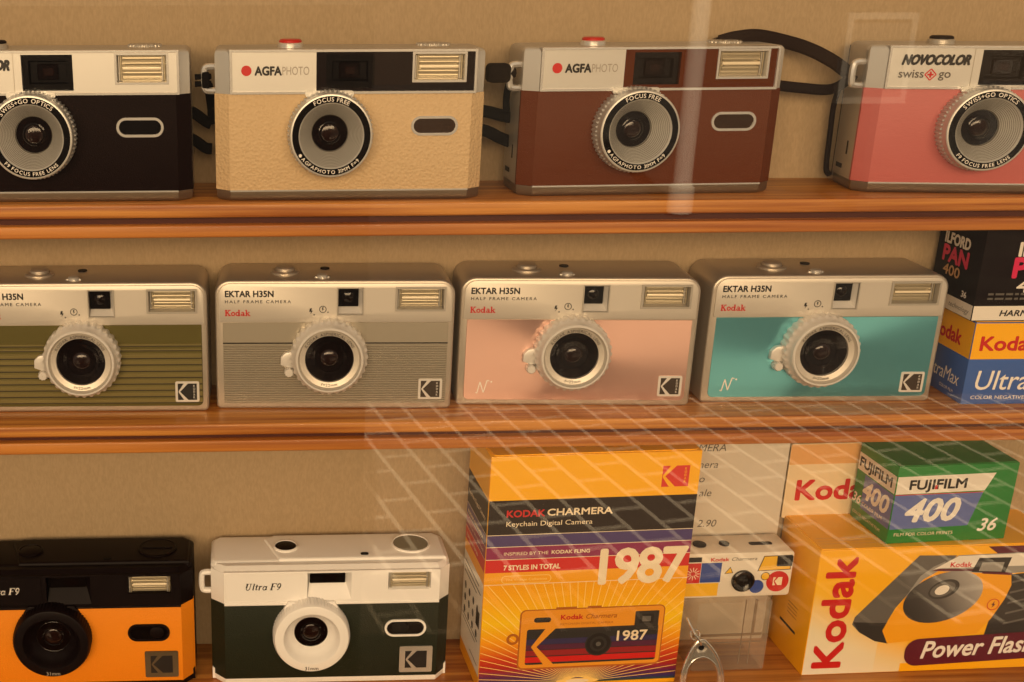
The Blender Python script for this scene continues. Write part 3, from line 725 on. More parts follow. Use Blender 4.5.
def charmera():
    t = thing('camera_carton', 168.6, 527, -352.06, .045, 'tall striped yellow, black, violet and red carton with a sunburst front', 'box')
    W, D, H = 51.4, 41, 128.4
    b = MB(); carton(b, -W, W, 0, D, 0, H, CARD_Y)
    bands = [(105.6, 128.0, CARD_Y), (87.2, 105.6, P_BLACK), (80.8, 87.2, P_PURP), (74.0, 80.8, P_MAG), (66.8, 74.0, P_RED), (60.3, 66.8, P_ORG)]
    sun = ramp_mat('sunburst_print', [(0, (250, 180, 10)), (2.2, (250, 180, 10)), (2.6, (30, 70, 60)), (4.2, (44, 40, 104)), (7.5, (96, 26, 78)), (12, (168, 30, 26)), (18, (206, 66, 18)), (27, (244, 156, 8)), (38, (250, 200, 6)), (50, (250, 180, 8)), (60.3, (246, 166, 10))], (0, 0, 1))
    F = front(-.06); L = left(-W - .06)
    for z0, z1, m in bands:
        b.rect(-W + .25, W - .25, z0, z1, F, m)
        b.rect(-D + .3, -.25, z0, z1, L, m)
    for zz in (87.2, 80.8, 74.0, 60.2):
        b.rect(-W + .25, W - .25, zz - .16, zz + .16, front(-.1), P_CREAM); b.rect(-D + .3, -.25, zz - .14, zz + .14, left(-W - .1), P_CREAM)
    b.rect(-W + .25, W - .25, .4, 60.1, F, sun)
    b.rect(-D + .3, -.25, .4, 60.1, L, CARD_W); b.rect(-D + .3, -.25, .4, 8, left(-W - .1), P_ORG)
    P2 = front(-.12)
    # rays, clipped to the panel
    cx, cz = 0, 3.0
    for k in range(1, 44):
        a = PI * k / 44 if True else 0
        # crowd the rays a little near the horizontal
        a = PI / 2 + (a - PI / 2) * 1.0
        dx, dz = math.cos(a), math.sin(a)
        tt = min((W - .4) / abs(dx) if abs(dx) > 1e-6 else 999, (60.0 - cz) / dz if dz > 1e-6 else 999)
        b.line((cx + dx * 5, cz + dz * 2.5), (cx + dx * tt, cz + dz * tt), .34, P2, P_YLINE)
    b.poly(circle(0, 3.4, 11, 32, 1.5), front(-.135), P_YLINE); b.poly(circle(0, 3.4, 6, 32, 1.0), front(-.15), P_CREAM)
    PT = front(-.12)
    txt(b, RED, 'KODAK', -42.1, 96.8, 3.4, PT, w=18.6, bold=.03); txt(b, P_CREAM, 'CHARMERA', -22.2, 97.0, 3.4, PT, w=32, bold=.026)
    txt(b, P_CREAM, 'Keychain Digital Camera', -42.1, 91.8, 2.5, PT, w=42.5)
    txt(b, P_CREAM, 'INSPIRED BY THE', -42.3, 76.2, 1.7, PT, w=22); txt(b, P_CREAM, 'KODAK FLING', -18.6, 76.3, 1.8, PT, w=19, bold=.028)
    txt(b, P_CREAM, '7 STYLES IN TOTAL', -42.0, 68.2, 2.5, PT, w=28.2, bold=.03)
    pill = rrect(-42.6, -18, 60.9, 64.9, 1.9, 6)
    for i in range(len(pill)): b.line(pill[i], pill[(i + 1) % len(pill)], .3, PT, P_YLINE)
    txt(b, P_YLINE, 'The Vintage Collection', -40.6, 62.2, 1.3, PT, w=20.6)
    txt(b, P_CREAM, '1987', 6.6, 58.9, 18.2, front(-.16), w=43, bold=.03, space=.92)
    # emblem
    R2 = front(-.12)
    x0, x1, z0, z1 = 32.4, 46.0, 110.0, 121.0
    e = lambda u, v: (x0 + u * (x1 - x0), z0 + v * (z1 - z0))
    EMB = mat('red_emblem_print', (216, 52, 40), .45)
    b.poly([e(.02, 0), e(.30, 0), e(.04, .46), e(.04, .54), e(.30, 1), e(.02, 1)], R2, EMB)
    b.poly([e(.13, .5), e(.52, 0), e(1, 0), e(1, 1), e(.52, 1)], R2, EMB)
    for i, ch in enumerate('KODAK'): txt(b, CARD_Y, ch, e(.86, 0)[0], e(0, .80 - i * .155)[1], 1.1, front(-.16), bold=.02, align='C')
    # printed camera
    CAMY = mat('camera_yellow_print', (232, 152, 34), .42); CAMO = mat('camera_edge_print', (178, 98, 22), .42)
    def lay(pts, i, m): b.poly(pts, front(-.14 - .03 * i), m)
    lay(rrect(-32, 42, 11.2, 45.6, 3), 0, CAMO); lay(rrect(-31.2, 41.4, 12.2, 45, 2.4), 1, CAMY)
    b.annulus(-35, 29.2, 1.8, 3.2, front(-.14), CAMO, 24)
    lay(rrect(-14, -3.5, 45.6, 46.4, .2), 0, CAMO); lay(rrect(2, 9, 45.6, 46.4, .2), 0, CAMO)
    lay(rrect(-28, 39.4, 14.0, 34.4, 1.2), 2, P_DGREY)
    lay([(-28, 19), (39.4, 19), (39.4, 22.2), (-28, 22.2)], 3, mat('crimson_print', (148, 30, 34), .42)); lay([(-28, 15.2), (39.4, 15.2), (39.4, 18.4), (-28, 18.4)], 3, P_RED)
    lay([(-28, 22.6), (39.4, 22.6), (39.4, 25.4), (-28, 25.4)], 3, mat('plum_print', (84, 32, 60), .42)); lay([(-28, 25.6), (39.4, 25.6), (39.4, 28.6), (-28, 28.6)], 3, mat('indigo_print', (52, 44, 84), .42))
    lay([(-13.4, 34.6), (-18.6, 34.6), (-25.4, 24.3), (-18.6, 14.0), (-13.4, 14.0), (-22.6, 24.3)], 4, CAMY)
    for q, m in ((6.9, P_DGREY), (6.2, INK), (4.4, P_DGREY), (3.0, INK), (1.3, P_GREY)): lay(circle(9.1, 24.6, q, 32), 5 + (7 - q), m)
    lay(rrect(26.8, 39.0, 33.6, 42.4, .5), 4, P_DGREY); lay(rrect(29.2, 36.4, 35.4, 40.6, .4), 5, INK); lay(rrect(30.6, 35, 36.4, 39.4, .4), 6, P_GREY)
    lay(rrect(-24.8, -16.2, 38.2, 41, 1.3), 4, INK)
    txt(b, RED, 'Kodak', -11.2, 39.4, 2.6, front(-.3), w=11.2, bold=.03); txt(b, CAMO, 'Charmera', 1.2, 39.4, 2.6, front(-.3), w=16, bold=.012, shear=.3)
    txt(b, CAMO, 'KEYCHAIN DIGITAL CAMERA', -11.2, 36.2, 1.2, front(-.3), w=27)
    txt(b, P_CREAM, '1987', 18.4, 26.2, 5.4, front(-.42), w=15.4, bold=.02)
    # side printing
    SL = left(-W - .14)
    txt(b, P_CREAM, 'Keychain Digital Camera', -38, 93.5, 2.4, SL, w=34)
    txt(b, P_CREAM, 'KODAK CHARMERA', -38, 82.4, 1.8, SL, w=32, bold=.02); txt(b, P_CREAM, 'INSPIRED BY THE KODAK FLING', -38, 76.4, 1.4, SL, w=34); txt(b, P_CREAM, '7 STYLES IN TOTAL', -38, 69, 1.6, SL, w=24, bold=.02)
    for k, (wd, h) in enumerate(((30, 1.1), (34, 1.1), (26, 1.1))): b.rect(-38, -38 + wd, 55 - k * 3, 55.8 - k * 3, SL, INKGR)
    random.seed(3)
    for r_ in range(3):
        for k in range(4):
            x = -37 + k * 8.5; zc = 42 - r_ * 7
            b.poly(circle(x + 2.4, zc, 1.8, 14, 2.2), SL, INK if (k + r_) % 3 else INKGR)
    b.rect(-11, -4, 33, 42, SL, INK)
    b.rect(-38, -6, 24.5, 25.2, SL, INKGR); b.rect(-38, -10, 22, 22.6, SL, INKGR); b.rect(-20, -4, 12, 12.6, SL, INKGR)
    b.build('carton_body', t)
    f = MB(); f.box(-W + 1.5, W - 1.5, 1.0, D - 1.0, H - .05, H + .5, CARD_Y, [('z', 2, 3)]); f.build('lid_flap', t)
charmera()

def flash_carton():
    t = thing('camera_carton', 287.1, 532.5, -352.06, 0.03, 'wide yellow carton picturing a flash camera, standing under the green film box', 'box')
    W, D, H = 128, 40.5, 72
    b = MB(); carton(b, 0, W, 0, D, 0, H, CARD_Y)
    grad = ramp_mat('yellow_to_white_print', [(2, (236, 230, 214)), (24, (236, 222, 186)), (44, (248, 190, 50)), (58, (252, 182, 8))], (.42, 0, .9))
    F = front(-.05)
    b.rect(.4, 46, .4, H - .4, F, grad); b.rect(46, W - .4, .4, H - .4, F, CARD_Y)
    b.poly([(46, .4), (46, 10), (60, 24), (46, 40)], F, CARD_Y)
    # white ground fading around the wordmark continues under the picture
    wg = ramp_mat('white_fade_print', [(4, (236, 230, 214)), (20, (238, 214, 160)), (34, (252, 182, 8))], (.30, 0, .95))
    b.rect(38, 56, .4, 27, front(-.07), wg); b.rect(52, W - .4, .4, 5.2, front(-.08), CARD_Y)
    def lay(pts, i, m): b.poly(pts, front(-.09 - .025 * i), m)
    lay([(86.6, 71.4), (W - .6, 71.4), (W - .6, 58), (96, 64.5)], 0, P_MAROON)
    txt(b, RED, 'Kodak', 19.4, 4.6, 14.2, front(-.15), w=63, bold=.034, rot=PI / 2)
    # printed flash camera
    lay([(51.5, 67.6), (71, 67.0), (66, 60), (52, 50), (44, 38), (41, 30.5), (43.6, 17.2), (36, 19), (27, 24.5), (22.6, 29.2), (23.4, 33.5), (32, 44)], 1, P_GREY)
    lay([(22.9, 30.6), (41, 29.4), (43.6, 17.2), (36, 19), (27, 24.5)], 2, P_DGREY)
    lay([(54, 56), (60, 61), (66, 64), (58, 50), (46, 30), (42, 29.5), (45, 38)], 2, P_LGREY)
    lay([(98, 55), (W - .5, 57), (W - .5, 22), (94, 20)], 1, P_DGREY)
    for k in range(5): lay([(103, 50 - k * 6), (116, 53 - k * 6), (116, 54 - k * 6), (103, 51.2 - k * 6)], 2, P_GREY)
    lay([(39.2, 25), (42, 33), (48, 44), (56, 54), (63, 58.6), (101.5, 56), (103, 49), (101, 41), (96, 30), (90, 21.5), (43, 17.4)], 3, P_ORG)
    lay([(59.5, 59.2), (72, 67), (W - .6, 68), (W - .6, 57.4), (98, 55.6), (63, 58.4)], 4, P_LGREY); lay([(60, 59.4), (72, 66.6), (W - .6, 67.4), (W - .6, 60), (64, 60)], 5, CARD_W)
    lay([(59, 58.6), (63, 59.8), (84, 58.8), (84, 57.8)], 6, P_MAROON); lay([(86, 57.6), (102, 56.2), (102, 54.8), (86, 56.2)], 6, P_MAROON)
    txt(b, RED, 'Kodak', 68.6, 60.6, 2.6, front(-.27), w=11, bold=.03, rot=-.02)
    lay([(80.2, 57.4), (83, 65.2), (100, 65), (98, 56.2)], 6, P_DGREY); lay([(84, 57.8), (85, 62.6), (96.6, 62.4), (96, 57)], 7, P_LGREY)
    def ell(cx, cz, a, bb, rot, n=44): return [(cx + a * math.cos(q) * math.cos(rot) - bb * math.sin(q) * math.sin(rot), cz + a * math.cos(q) * math.sin(rot) + bb * math.sin(q) * math.cos(rot)) for q in [2 * PI * k / n for k in range(n)]]
    gradl = ramp_mat('lens_shade_print', [(60, (46, 42, 40)), (78, (78, 74, 72)), (98, (168, 162, 156))], (.8, 0, .6))
    lay(ell(67.9, 43.4, 20.8, 14.0, .30), 8, gradl)
    lay(ell(67.5, 48, 8.2, 5.2, .35), 9, P_DGREY); lay(ell(67, 48, 6.6, 4.0, .35), 10, P_GREY); lay(ell(66.6, 47.6, 3.8, 2.6, .35), 11, CARD_W)
    b.annulus(95.4, 38.2, 2.9, 3.3, front(-.3), P_RED, 24); lay([(96, 40), (94.4, 38), (95.4, 38), (94.8, 36.2), (96.6, 38.4), (95.6, 38.4)], 9, P_MAROON)
    # name pill
    a = .035
    rot = lambda pts: [(62 + (x - 62) * math.cos(a) - (z - 12) * math.sin(a), 12 + (x - 62) * math.sin(a) + (z - 12) * math.cos(a)) for x, z in pts]
    lay(rot(rrect(53.2, W + .0, 3.6, 19.6, (7, 0, 0, 7), 8)), 12, P_MAROON)
    txt(b, INKW, 'Power Flash', 62.2, 8.0, 9.6, front(-.45), w=59, bold=.02, shear=.22, rot=a)
    # left side
    L = left(-.06)
    b.rect(-29, -12, 16.8, 18.2, L, INK)
    for k in range(4): b.rect(-23, -13, 31 - k * 2, 31.4 - k * 2, L, mat('dull_brown_ink', (150, 86, 20), .5))
    b.build('carton_body', t)
    f = MB(); f.box(1, W - 1, .8, D - .6, H - .05, H + .35, CARD_Y); 
    for yy in (6, 9, 12): f.rect(3, 60, yy, yy + .4, top(H + .42), CARD_TAN)
    f.build('lid_flap', t)
    h = MB(); h.box(-2.0, W - 2, D - .9, D - .1, H - 1, 113, mat('cream_tab_card', (232, 208, 168), .5), [('y', 1, 2)])
    h.rect(-1.9, W - 2.1, 101.5, 112.6, front(D - .98), CARD_TAN)
    txt(h, RED, 'Kodak', 4.2, 81.4, 10.8, front(D - 1.0), w=45, bold=.034)
    h.build('hang_tab', t)
flash_carton()

def film_carton_green():
    t = thing('film_carton', 322.0, 537.2, -279.55, 0.06, 'green and slate blue film carton lying on top of the wide yellow carton', 'box')
    W, D, H = 63, 34, 42
    b = MB(); carton(b, 0, W, 0, D, 0, H, P_GREEN, .6)
    F = front(-.05)
    b.poly([(.4, 27.2), (47, 27.6), (51.4, 37), (.4, 36.6)], F, CARD_W)
    b.poly([(.4, 8), (41.5, 8.6), (46.4, 26.6), (.4, 26.6)], F, P_SKY); b.rect(.4, 46.6, 26.6, 27.0, front(-.07), P_RED)
    txt(b, INK, 'FUJIFILM', 7.2, 29.6, 4.9, front(-.09), w=29.5, bold=.034); b.rect(20.4, 21.6, 29.4, 31.6, front(-.2), RED)
    txt(b, INKW, '400', 6.6, 12.2, 11.6, front(-.09), w=27, bold=.036, shear=.26)
    txt(b, INKW, '36', 47.2, 5.4, 6.6, front(-.09), w=9, bold=.02, shear=.28)
    txt(b, P_CREAM, 'FILM FOR COLOR PRINTS', 3.4, 4.2, 1.7, front(-.09), w=31)
    L = left(-.05)
    b.rect(-D + .4, -.4, 27.2, 36.6, L, CARD_W); b.rect(-D + 8, -.4, 8, 26.6, L, P_SKY); b.rect(-D + .4, -D + 8, 8, 26.6, L, P_GREEN)
    txt(b, INK, 'FUJIFILM', -32, 29.6, 4.9, left(-.09), w=28.5, bold=.034)
    txt(b, INKW, '400', -26.5, 14.5, 9.4, left(-.09), w=22, bold=.034, shear=.24); txt(b, INKW, '36', -34, 9.5, 5, left(-.09), w=7, bold=.02, shear=.25)
    txt(b, P_CREAM, 'COLOR FILM', -25, 10, 1.9, left(-.09), w=18); txt(b, P_CREAM, 'COLOR NEGATIVE FILM', -32, 3.4, 1.6, left(-.09), w=25)
    b.build('carton_body', t)
    f = MB(); f.box(.8, W - .8, .8, D - .8, H - .05, H + .3, P_GREEN); f.build('lid_flap', t)
film_carton_green()

def film_carton_blue():
    t = thing('film_carton', 343.1, 532.6, -203.34, -.012, 'yellow over blue film carton at the bottom of the stack beside the teal camera', 'box')
    W, D, H = 64, 38, 40.8
    BL = mat('royal_blue_print', (58, 96, 172), .4, coat=.15)
    b = MB(); carton(b, 0, W, 0, D, 0, H, BL, .6)
    b.rect(.3, W - .3, 22.8, H - .4, front(-.05), CARD_Y); b.rect(-D + .3, -.3, 22.8, H - .4, left(-.05), CARD_Y)
    txt(b, RED, 'Kodak', 4.2, 27.2, 6.6, front(-.09), w=28, bold=.032)
    txt(b, INKW, 'UltraMax', 4.8, 7.6, 9.4, front(-.09), w=48, bold=.004, shear=.12); txt(b, INKW, 'COLOR NEGATIVE FILM', 4.2, 2.8, 1.7, front(-.09), w=33)
    txt(b, RED, 'Kodak', -33, 27.2, 6.6, left(-.09), w=24, bold=.032); txt(b, INKW, 'UltraMax', -34, 7.6, 6.5, left(-.09), w=29, shear=.1); txt(b, INKW, 'COLOR FILM', -20, 3.2, 1.5, left(-.09), w=12)
    b.build('carton_body', t)
    f = MB(); f.box(.8, W - .8, .8, D - .8, H - .05, H + .3, CARD_Y); f.build('lid_flap', t)
film_carton_blue()

def film_carton_black():
    t = thing('film_carton', 340.6, 533.2, -162.1, -.01, 'black film carton with pink lettering stacked on the yellow and blue carton', 'box')
    W, D, H = 62, 38, 43.8
    b = MB(); carton(b, 0, W, 0, D, 0, H, CHARK, .6)
    b.rect(.3, W - .3, .5, 7.4, front(-.05), CARD_W); b.rect(-D + .3, -.3, .5, 7.4, left(-.05), CARD_W)
    txt(b, INK, 'HARMAN', 13, 2.6, 2.7, front(-.09), w=20, bold=.03, shear=.22); txt(b, INKGR, 'technology', -20, 2.6, 2.4, left(-.09), w=17, shear=.2)
    txt(b, CARD_W, 'ILFORD', 16.6, 31.2, 6.2, front(-.09), w=28, bold=.04); txt(b, P_PINK, 'PAN', 15.6, 21.2, 8.8, front(-.09), w=25, bold=.044); txt(b, CARD_W, '400', 18.6, 14.0, 6, front(-.09), w=18, bold=.02)
    for z, w in ((12.6, 44), (10.4, 38)):
        xx = 5.8; k = 0
        while xx < 5.8 + w: q = (2.6, 4.1, 3.2, 1.8, 4.8)[k % 5]; b.rect(xx, xx + q, z, z + 1.0, front(-.09), INKGR); xx += q + .9; k += 1
    txt(b, CARD_W, 'ILFORD', -32, 31.2, 5.0, left(-.09), w=21, bold=.04); txt(b, P_PINK, 'PAN', -31.6, 22.6, 7.2, left(-.09), w=21, bold=.044)
    txt(b, mat('amber_ink', (206, 160, 110), .5), '400', -29.5, 16.4, 4.8, left(-.09), w=14, bold=.02); txt(b, INKW, '36', -11, 9.2, 2.8, left(-.09), w=4, bold=.03)
    b.build('carton_body', t)
    f = MB(); f.box(.8, W - .8, .8, D - .8, H - .05, H + .3, CHARK); f.build('lid_flap', t)
film_carton_black()

# ------------------------------------------------------------------ keychain camera, its block, price card and clasp
def acrylic_material():
    m = bpy.data.materials.new('clear_acrylic'); m.use_nodes = True; nt = m.node_tree
    nt.nodes.remove(nt.nodes['Principled BSDF']); out = nt.nodes['Material Output']
    tr = nt.nodes.new('ShaderNodeBsdfTransparent'); tr.inputs[0].default_value = (.93, .91, .88, 1)
    gl = nt.nodes.new('ShaderNodeBsdfPrincipled'); gl.inputs['Roughness'].default_value = .12; gl.inputs['Base Color'].default_value = lin((226, 214, 196))
    lw = nt.nodes.new('ShaderNodeLayerWeight'); lw.inputs['Blend'].default_value = .5
    ma = nt.nodes.new('ShaderNodeMath'); ma.operation = 'MULTIPLY_ADD'; ma.inputs[1].default_value = .35; ma.inputs[2].default_value = .08
    nt.links.new(lw.outputs['Facing'], ma.inputs[0]); mx = nt.nodes.new('ShaderNodeMixShader')
    nt.links.new(ma.outputs[0], mx.inputs[0]); nt.links.new(tr.outputs[0], mx.inputs[1]); nt.links.new(gl.outputs[0], mx.inputs[2])
    nt.links.new(mx.outputs[0], out.inputs['Surface'])
    return m
ACR = acrylic_material()
def block():
    t = thing('display_block', 231.5, 538.0, -352.06, .035, 'clear acrylic block under the small keychain camera', 'display block')
    b = MB(); b.box(0, 38.6, 0, 26, 0, 40.0, ACR, [('all', .5, 2)]); b.build('acrylic_body', t)
    SM = mat('painted_refraction_line', (120, 92, 64), .5); q = MB()  # brown strips imitate refracted rear edges; the block has no joints
    for x, w, z0, z1 in ((26.6, .35, 1, 39), (31.6, 1.3, 18.6, 38.8), (31.6, .35, 1, 18)): q.box(x, x + w, 4, 4.6, z0, z1, SM)
    for z, h in ((17.4, 1.3), (13.4, .35)): q.box(1, 37.6, 4.8, 5.3, z, z + h, SM)
    q.build('refraction_lines', t)
block()

def keychain_camera():
    t = thing('keychain_camera', 222.6, 543.6, -312.0, .03, 'tiny cream toy camera with coloured shapes on the clear acrylic block', 'camera')
    CR = mat('cream_plastic', (226, 216, 200), .4)
    b = MB(); b.box(0, 58, 0, 20, 0, 25.2, CR, [('y', 1.6, 3), ('all', .7, 2)])
    p = front(-.06); p2 = front(-.1); p3 = front(-.14)
    YL = mat('toy_yellow', (236, 182, 40), .4); BLU = mat('toy_blue', (50, 74, 150), .4); RD = mat('toy_red', (198, 38, 34), .4)
    b.rect(1, 9.8, 8.6, 20, p, RD); b.rect(10, 20.6, 8.8, 20, p, BLU); b.rect(1, 20, 1, 8.4, p, YL); b.rect(1, 9.8, 20.6, 23.4, p, INK)
    for k in range(12):
        a = 2 * PI * k / 12
        b.line((6 + 1.2 * math.cos(a), 14 + 1.2 * math.sin(a)), (6 + 3.6 * math.cos(a), 14 + 3.6 * math.sin(a)), .35, p2, P_CREAM)
    for q, m, pl in ((0, INK, p), (.5, YL, p2)): b.poly([(22.4 + q, 13.4 + q * .6), (27 - q, 13.8 + q * .6), (25.2, 17.4 - q)], pl, m)
    b.poly(circle(40.2, 5.6, 3.8, 28), p2, BLU); b.poly(circle(44.2, 11.4, 2.3, 20), p, INK); b.poly(circle(44.2, 11.4, 2.0, 20), p2, YL)
    b.poly(circle(51, 8.2, 5.9, 36), p, RD)
    e = lambda u, v: (48.6 + u * 4.8, 6 + v * 4.6)
    b.poly([e(0, 0), e(.3, 0), e(.06, .5), e(.3, 1), e(0, 1)], p2, P_CREAM); b.poly([e(.2, .5), e(.55, 0), e(1, 0), e(1, 1), e(.55, 1)], p2, P_CREAM)
    b.poly([(39.6, 14.4), (57, 14.8), (57, 23.2), (42.2, 23)], p, INK); b.poly([(40.2, 14.8), (56.6, 15.2), (56.6, 22.8), (42.5, 22.6)], p2, YL)
    txt(b, RED, 'Kodak', 14.6, 20.8, 1.9, p, w=9.4, bold=.03); txt(b, INKGR, 'Charmera', 25.2, 20.8, 1.9, p, w=13.4, shear=.3)
    b.build('body', t)
    g = MB(); g.lathe([(5.9, 0), (5.9, -1.4), (5.2, -1.8), (4.2, -1.4), (3.2, -.8), (2.6, -1.4), (.1, -1.6)], (32.4, 9.4), BLACK, n=40); g.build('lens', t)
    v = MB(); v.box(49.2, 57.2, -.8, 1, 17.2, 23.0, BLACK, [('y', .4, 2)]); v.build('viewfinder', t)
    for x, r in ((12, 3.4), (25, 2.6)):
        s = MB(); s.lathe([(r, 25.0), (r, 26.0), (r * .8, 26.3), (.1, 26.3)], (x, 10), BLACKP, axis='z', n=28); s.build('top_button', t)
    s = MB(); s.box(38, 50, 8, 11, 25.0, 25.5, BLACKP, [('z', 1, 2)]); s.build('top_slider', t)
keychain_camera()

def price_card():
    t = thing('price_card', 206, 569.2, -352.06, 0, 'white price card with black lettering, behind the small keychain camera', 'sign')
    b = MB(); b.box(0, 75.6, 0, .8, 0, 128, mat('greyish_card', (206, 196, 180), .55), [('y', 1, 2)])
    p = front(-.05)
    for s, x, z in (('MERA', 28.0, 111.0), ('nera', 29.2, 101.6), ('o', 30.2, 93.6), ('ale', 31.2, 85.6), ('2.90', 32.2, 68.0)):
        txt(b, INKGR, s, x, z, 4.0, p, bold=.0, shear=.2)
    b.build('card', t)
price_card()

def clasp():
    t = thing('key_clasp', 219.5, 521, -352.06, 0, 'silver D-shaped metal key clasp at the right foot of the striped carton', 'key clasp')
    outer = [Vector(p) for p in catmull([(0, 0, 1.7), (.4, 0, 9), (1.6, 0, 17), (4.2, 0, 25), (8.0, 0, 29.6), (12.4, 0, 26.2), (17.6, 0, 18.5), (21.0, 0, 9), (21.9, 0, 1.7)], 6)]
    inner = [Vector(p) for p in catmull([(1.9, 0, 1.7), (2.2, 0, 9), (3.2, 0, 14.6), (6.2, 0, 18.6), (10.2, 0, 19.8), (14.4, 0, 17.6), (17.6, 0, 13.4), (19.2, 0, 7.6), (19.8, 0, 1.7)], 6)]
    b = MB(); b.tube(outer, .85, CHROME, n=10); b.tube(inner, .75, CHROME, n=10)
    n = len(outer); vs = []
    for yy in (-.55, .55): vs += [(p.x, yy, p.z) for p in outer] + [(p.x, yy, p.z) for p in inner]
    fs = [[k, k + 1, n + k + 1, n + k] for k in range(n - 1)] + [[2 * n + k, 3 * n + k, 3 * n + k + 1, 2 * n + k + 1] for k in range(n - 1)]
    b.add(vs, fs, CHROME); b.build('hook', t)
    b = MB(); b.lathe([(1.5, -1.1), (1.5, 1.1), (2.9, 1.3), (3.3, 0), (2.9, -1.3), (1.5, -1.1)], (8.0, 25.6), CHROME, n=32); b.poly(circle(8.0, 25.6, 1.5, 20), front(-.6), BLACKM); b.build('eyelet', t)
    b = MB(); b.tube(catmull([(8.0, -.6, 27.0), (6.4, -1.4, 30.0), (4.0, -1, 33.4), (1.8, 1, 37.6), (.2, 2, 41)], 6), .6, CHROME, n=8)
    b.tube([(4.6 + 2.3 * math.cos(a), .3 + .8 * math.sin(a), 32.4 + 2.4 * math.sin(a)) for a in [2 * PI * k / 20 for k in range(20)]], .5, CHROME, n=6, closed=True)
    b.build('chain', t)
clasp()

# ------------------------------------------------------------------ display case: wall, shelves, glass
WALLM = mat('linen_wall_cloth', (174, 151, 119), .85, var=((1300, 1300, 420), (164, 142, 110), 3), bump=('noise', (1500, 900, 500), .25, .0005))
w = MB(); w.box(-700, 1300, 575, 635, -EYE * 1000, 900, WALLM)
struct('wall_back', w, (0, 0, EYE))

def shelf(z, yf, label, th, lip0, lip1):
    t = thing('display_shelf', 200, yf, z, 0, label, 'shelf')
    b = MB(); b.box(-650, 850, 0, 575 - yf, -th, 0, WOOD, [('x', 1.0, 3)]); b.build('board', t)
    b = MB(); b.box(-650, 850, 5.0, 575 - yf, -lip0 - .2, -th + .1, GROOVE_SHADE); b.build('groove_strip', t)
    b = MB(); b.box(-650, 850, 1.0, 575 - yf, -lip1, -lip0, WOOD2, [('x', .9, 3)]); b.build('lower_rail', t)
shelf(-101.5, 522, 'upper wooden shelf carrying the leatherette cameras', 6.2, 9.6, 15.2)
shelf(-203.34, 520.5, 'middle wooden shelf carrying the four silver cameras', 5.6, 8.6, 14.4)
shelf(-352.06, 505, 'lower wooden shelf carrying the cartons and the two-tone cameras', 6.0, 9.2, 15)

def pane_material():
    m = bpy.data.materials.new('shop_window_glass'); m.use_nodes = True; nt = m.node_tree
    nt.nodes.remove(nt.nodes['Principled BSDF']); out = nt.nodes['Material Output']
    tr = nt.nodes.new('ShaderNodeBsdfTransparent'); gl = nt.nodes.new('ShaderNodeBsdfGlossy'); gl.inputs['Roughness'].default_value = .0
    lw = nt.nodes.new('ShaderNodeLayerWeight'); lw.inputs['Blend'].default_value = .5
    pw = nt.nodes.new('ShaderNodeMath'); pw.operation = 'POWER'; pw.inputs[1].default_value = 5
    ma = nt.nodes.new('ShaderNodeMath'); ma.operation = 'MULTIPLY_ADD'; ma.inputs[1].default_value = .96; ma.inputs[2].default_value = .04
    nt.links.new(lw.outputs['Facing'], pw.inputs[0]); nt.links.new(pw.outputs[0], ma.inputs[0])
    mx = nt.nodes.new('ShaderNodeMixShader')
    nt.links.new(ma.outputs[0], mx.inputs[0]); nt.links.new(tr.outputs[0], mx.inputs[1]); nt.links.new(gl.outputs[0], mx.inputs[2])
    nt.links.new(mx.outputs[0], out.inputs['Surface'])
    return m
GY = 440
g = MB(); g.box(-700, 1300, GY, GY + 5, -900, 700, pane_material())
struct('window_1', g, (0, 0, EYE))

# ------------------------------------------------------------------ the street mirrored in the pane
def paving_material():
    m = bpy.data.materials.new('street_pavers'); m.use_nodes = True; nt = m.node_tree; b = nt.nodes['Principled BSDF']
    tc = nt.nodes.new('ShaderNodeTexCoord'); mp = nt.nodes.new('ShaderNodeMapping'); nt.links.new(tc.outputs['Object'], mp.inputs[0])
    mp.inputs['Rotation'].default_value = (0, 0, math.radians(90 + 11))
    br = nt.nodes.new('ShaderNodeTexBrick'); br.inputs['Scale'].default_value = 1
    br.inputs['Brick Width'].default_value = .2; br.inputs['Row Height'].default_value = .1; br.inputs['Mortar Size'].default_value = .008
    br.inputs['Mortar Smooth'].default_value = .25
    br.inputs['Color1'].default_value = lin((112, 98, 84)); br.inputs['Color2'].default_value = lin((96, 82, 70)); br.inputs['Mortar'].default_value = lin((214, 200, 178))
    nt.links.new(mp.outputs[0], br.inputs['Vector']); nt.links.new(br.outputs['Color'], b.inputs['Base Color'])
    b.inputs['Roughness'].default_value = .8
    return m
gr = MB(); gr.box(-6000, 9000, -3020, -1500, -120, 0, paving_material()); struct('floor', gr)
SHADED_GROUND = mat('painted_ground_shade', (44, 40, 38), .7, var=((40, 40, 40), (34, 30, 28), 3))  # building's shade on the near ground, put into a darker colour
gr = MB(); gr.box(-6000, 9000, -1500, 560, -120, 5, SHADED_GROUND); struct('floor_shaded', gr)
ASPH = mat('asphalt', (62, 58, 52), .9, var=((3, 3, 3), (46, 43, 40), 4))
gr = MB(); gr.box(-9000, 14000, -14000, -3020, -140, -20, ASPH); struct('road', gr)
pl = MB(); pl.box(-560, 206, -1300, -1000, 0, 1380, mat('silhouette_standin_dark', (9, 7, 6), .9), [('z', 12, 2)]); struct('photographer_standin', pl)  # added block standing in for the photographer's dark silhouette in the glass
po = MB(); po.lathe([(75, 0), (75, 150), (55, 170), (55, 3200)], (2620, -6200), mat('pale_painted_metal', (226, 220, 208), .4), axis='z', n=32); struct('trim_2', po)
FAC = mat('far_facade', (88, 72, 56), .85, var=((.8, .8, .8), (64, 52, 42), 3))
sg = MB(); PALE = mat('pale_sign_frame', (170, 162, 150), .6); GREYB = mat('grey_sign_board', (104, 97, 88), .7)
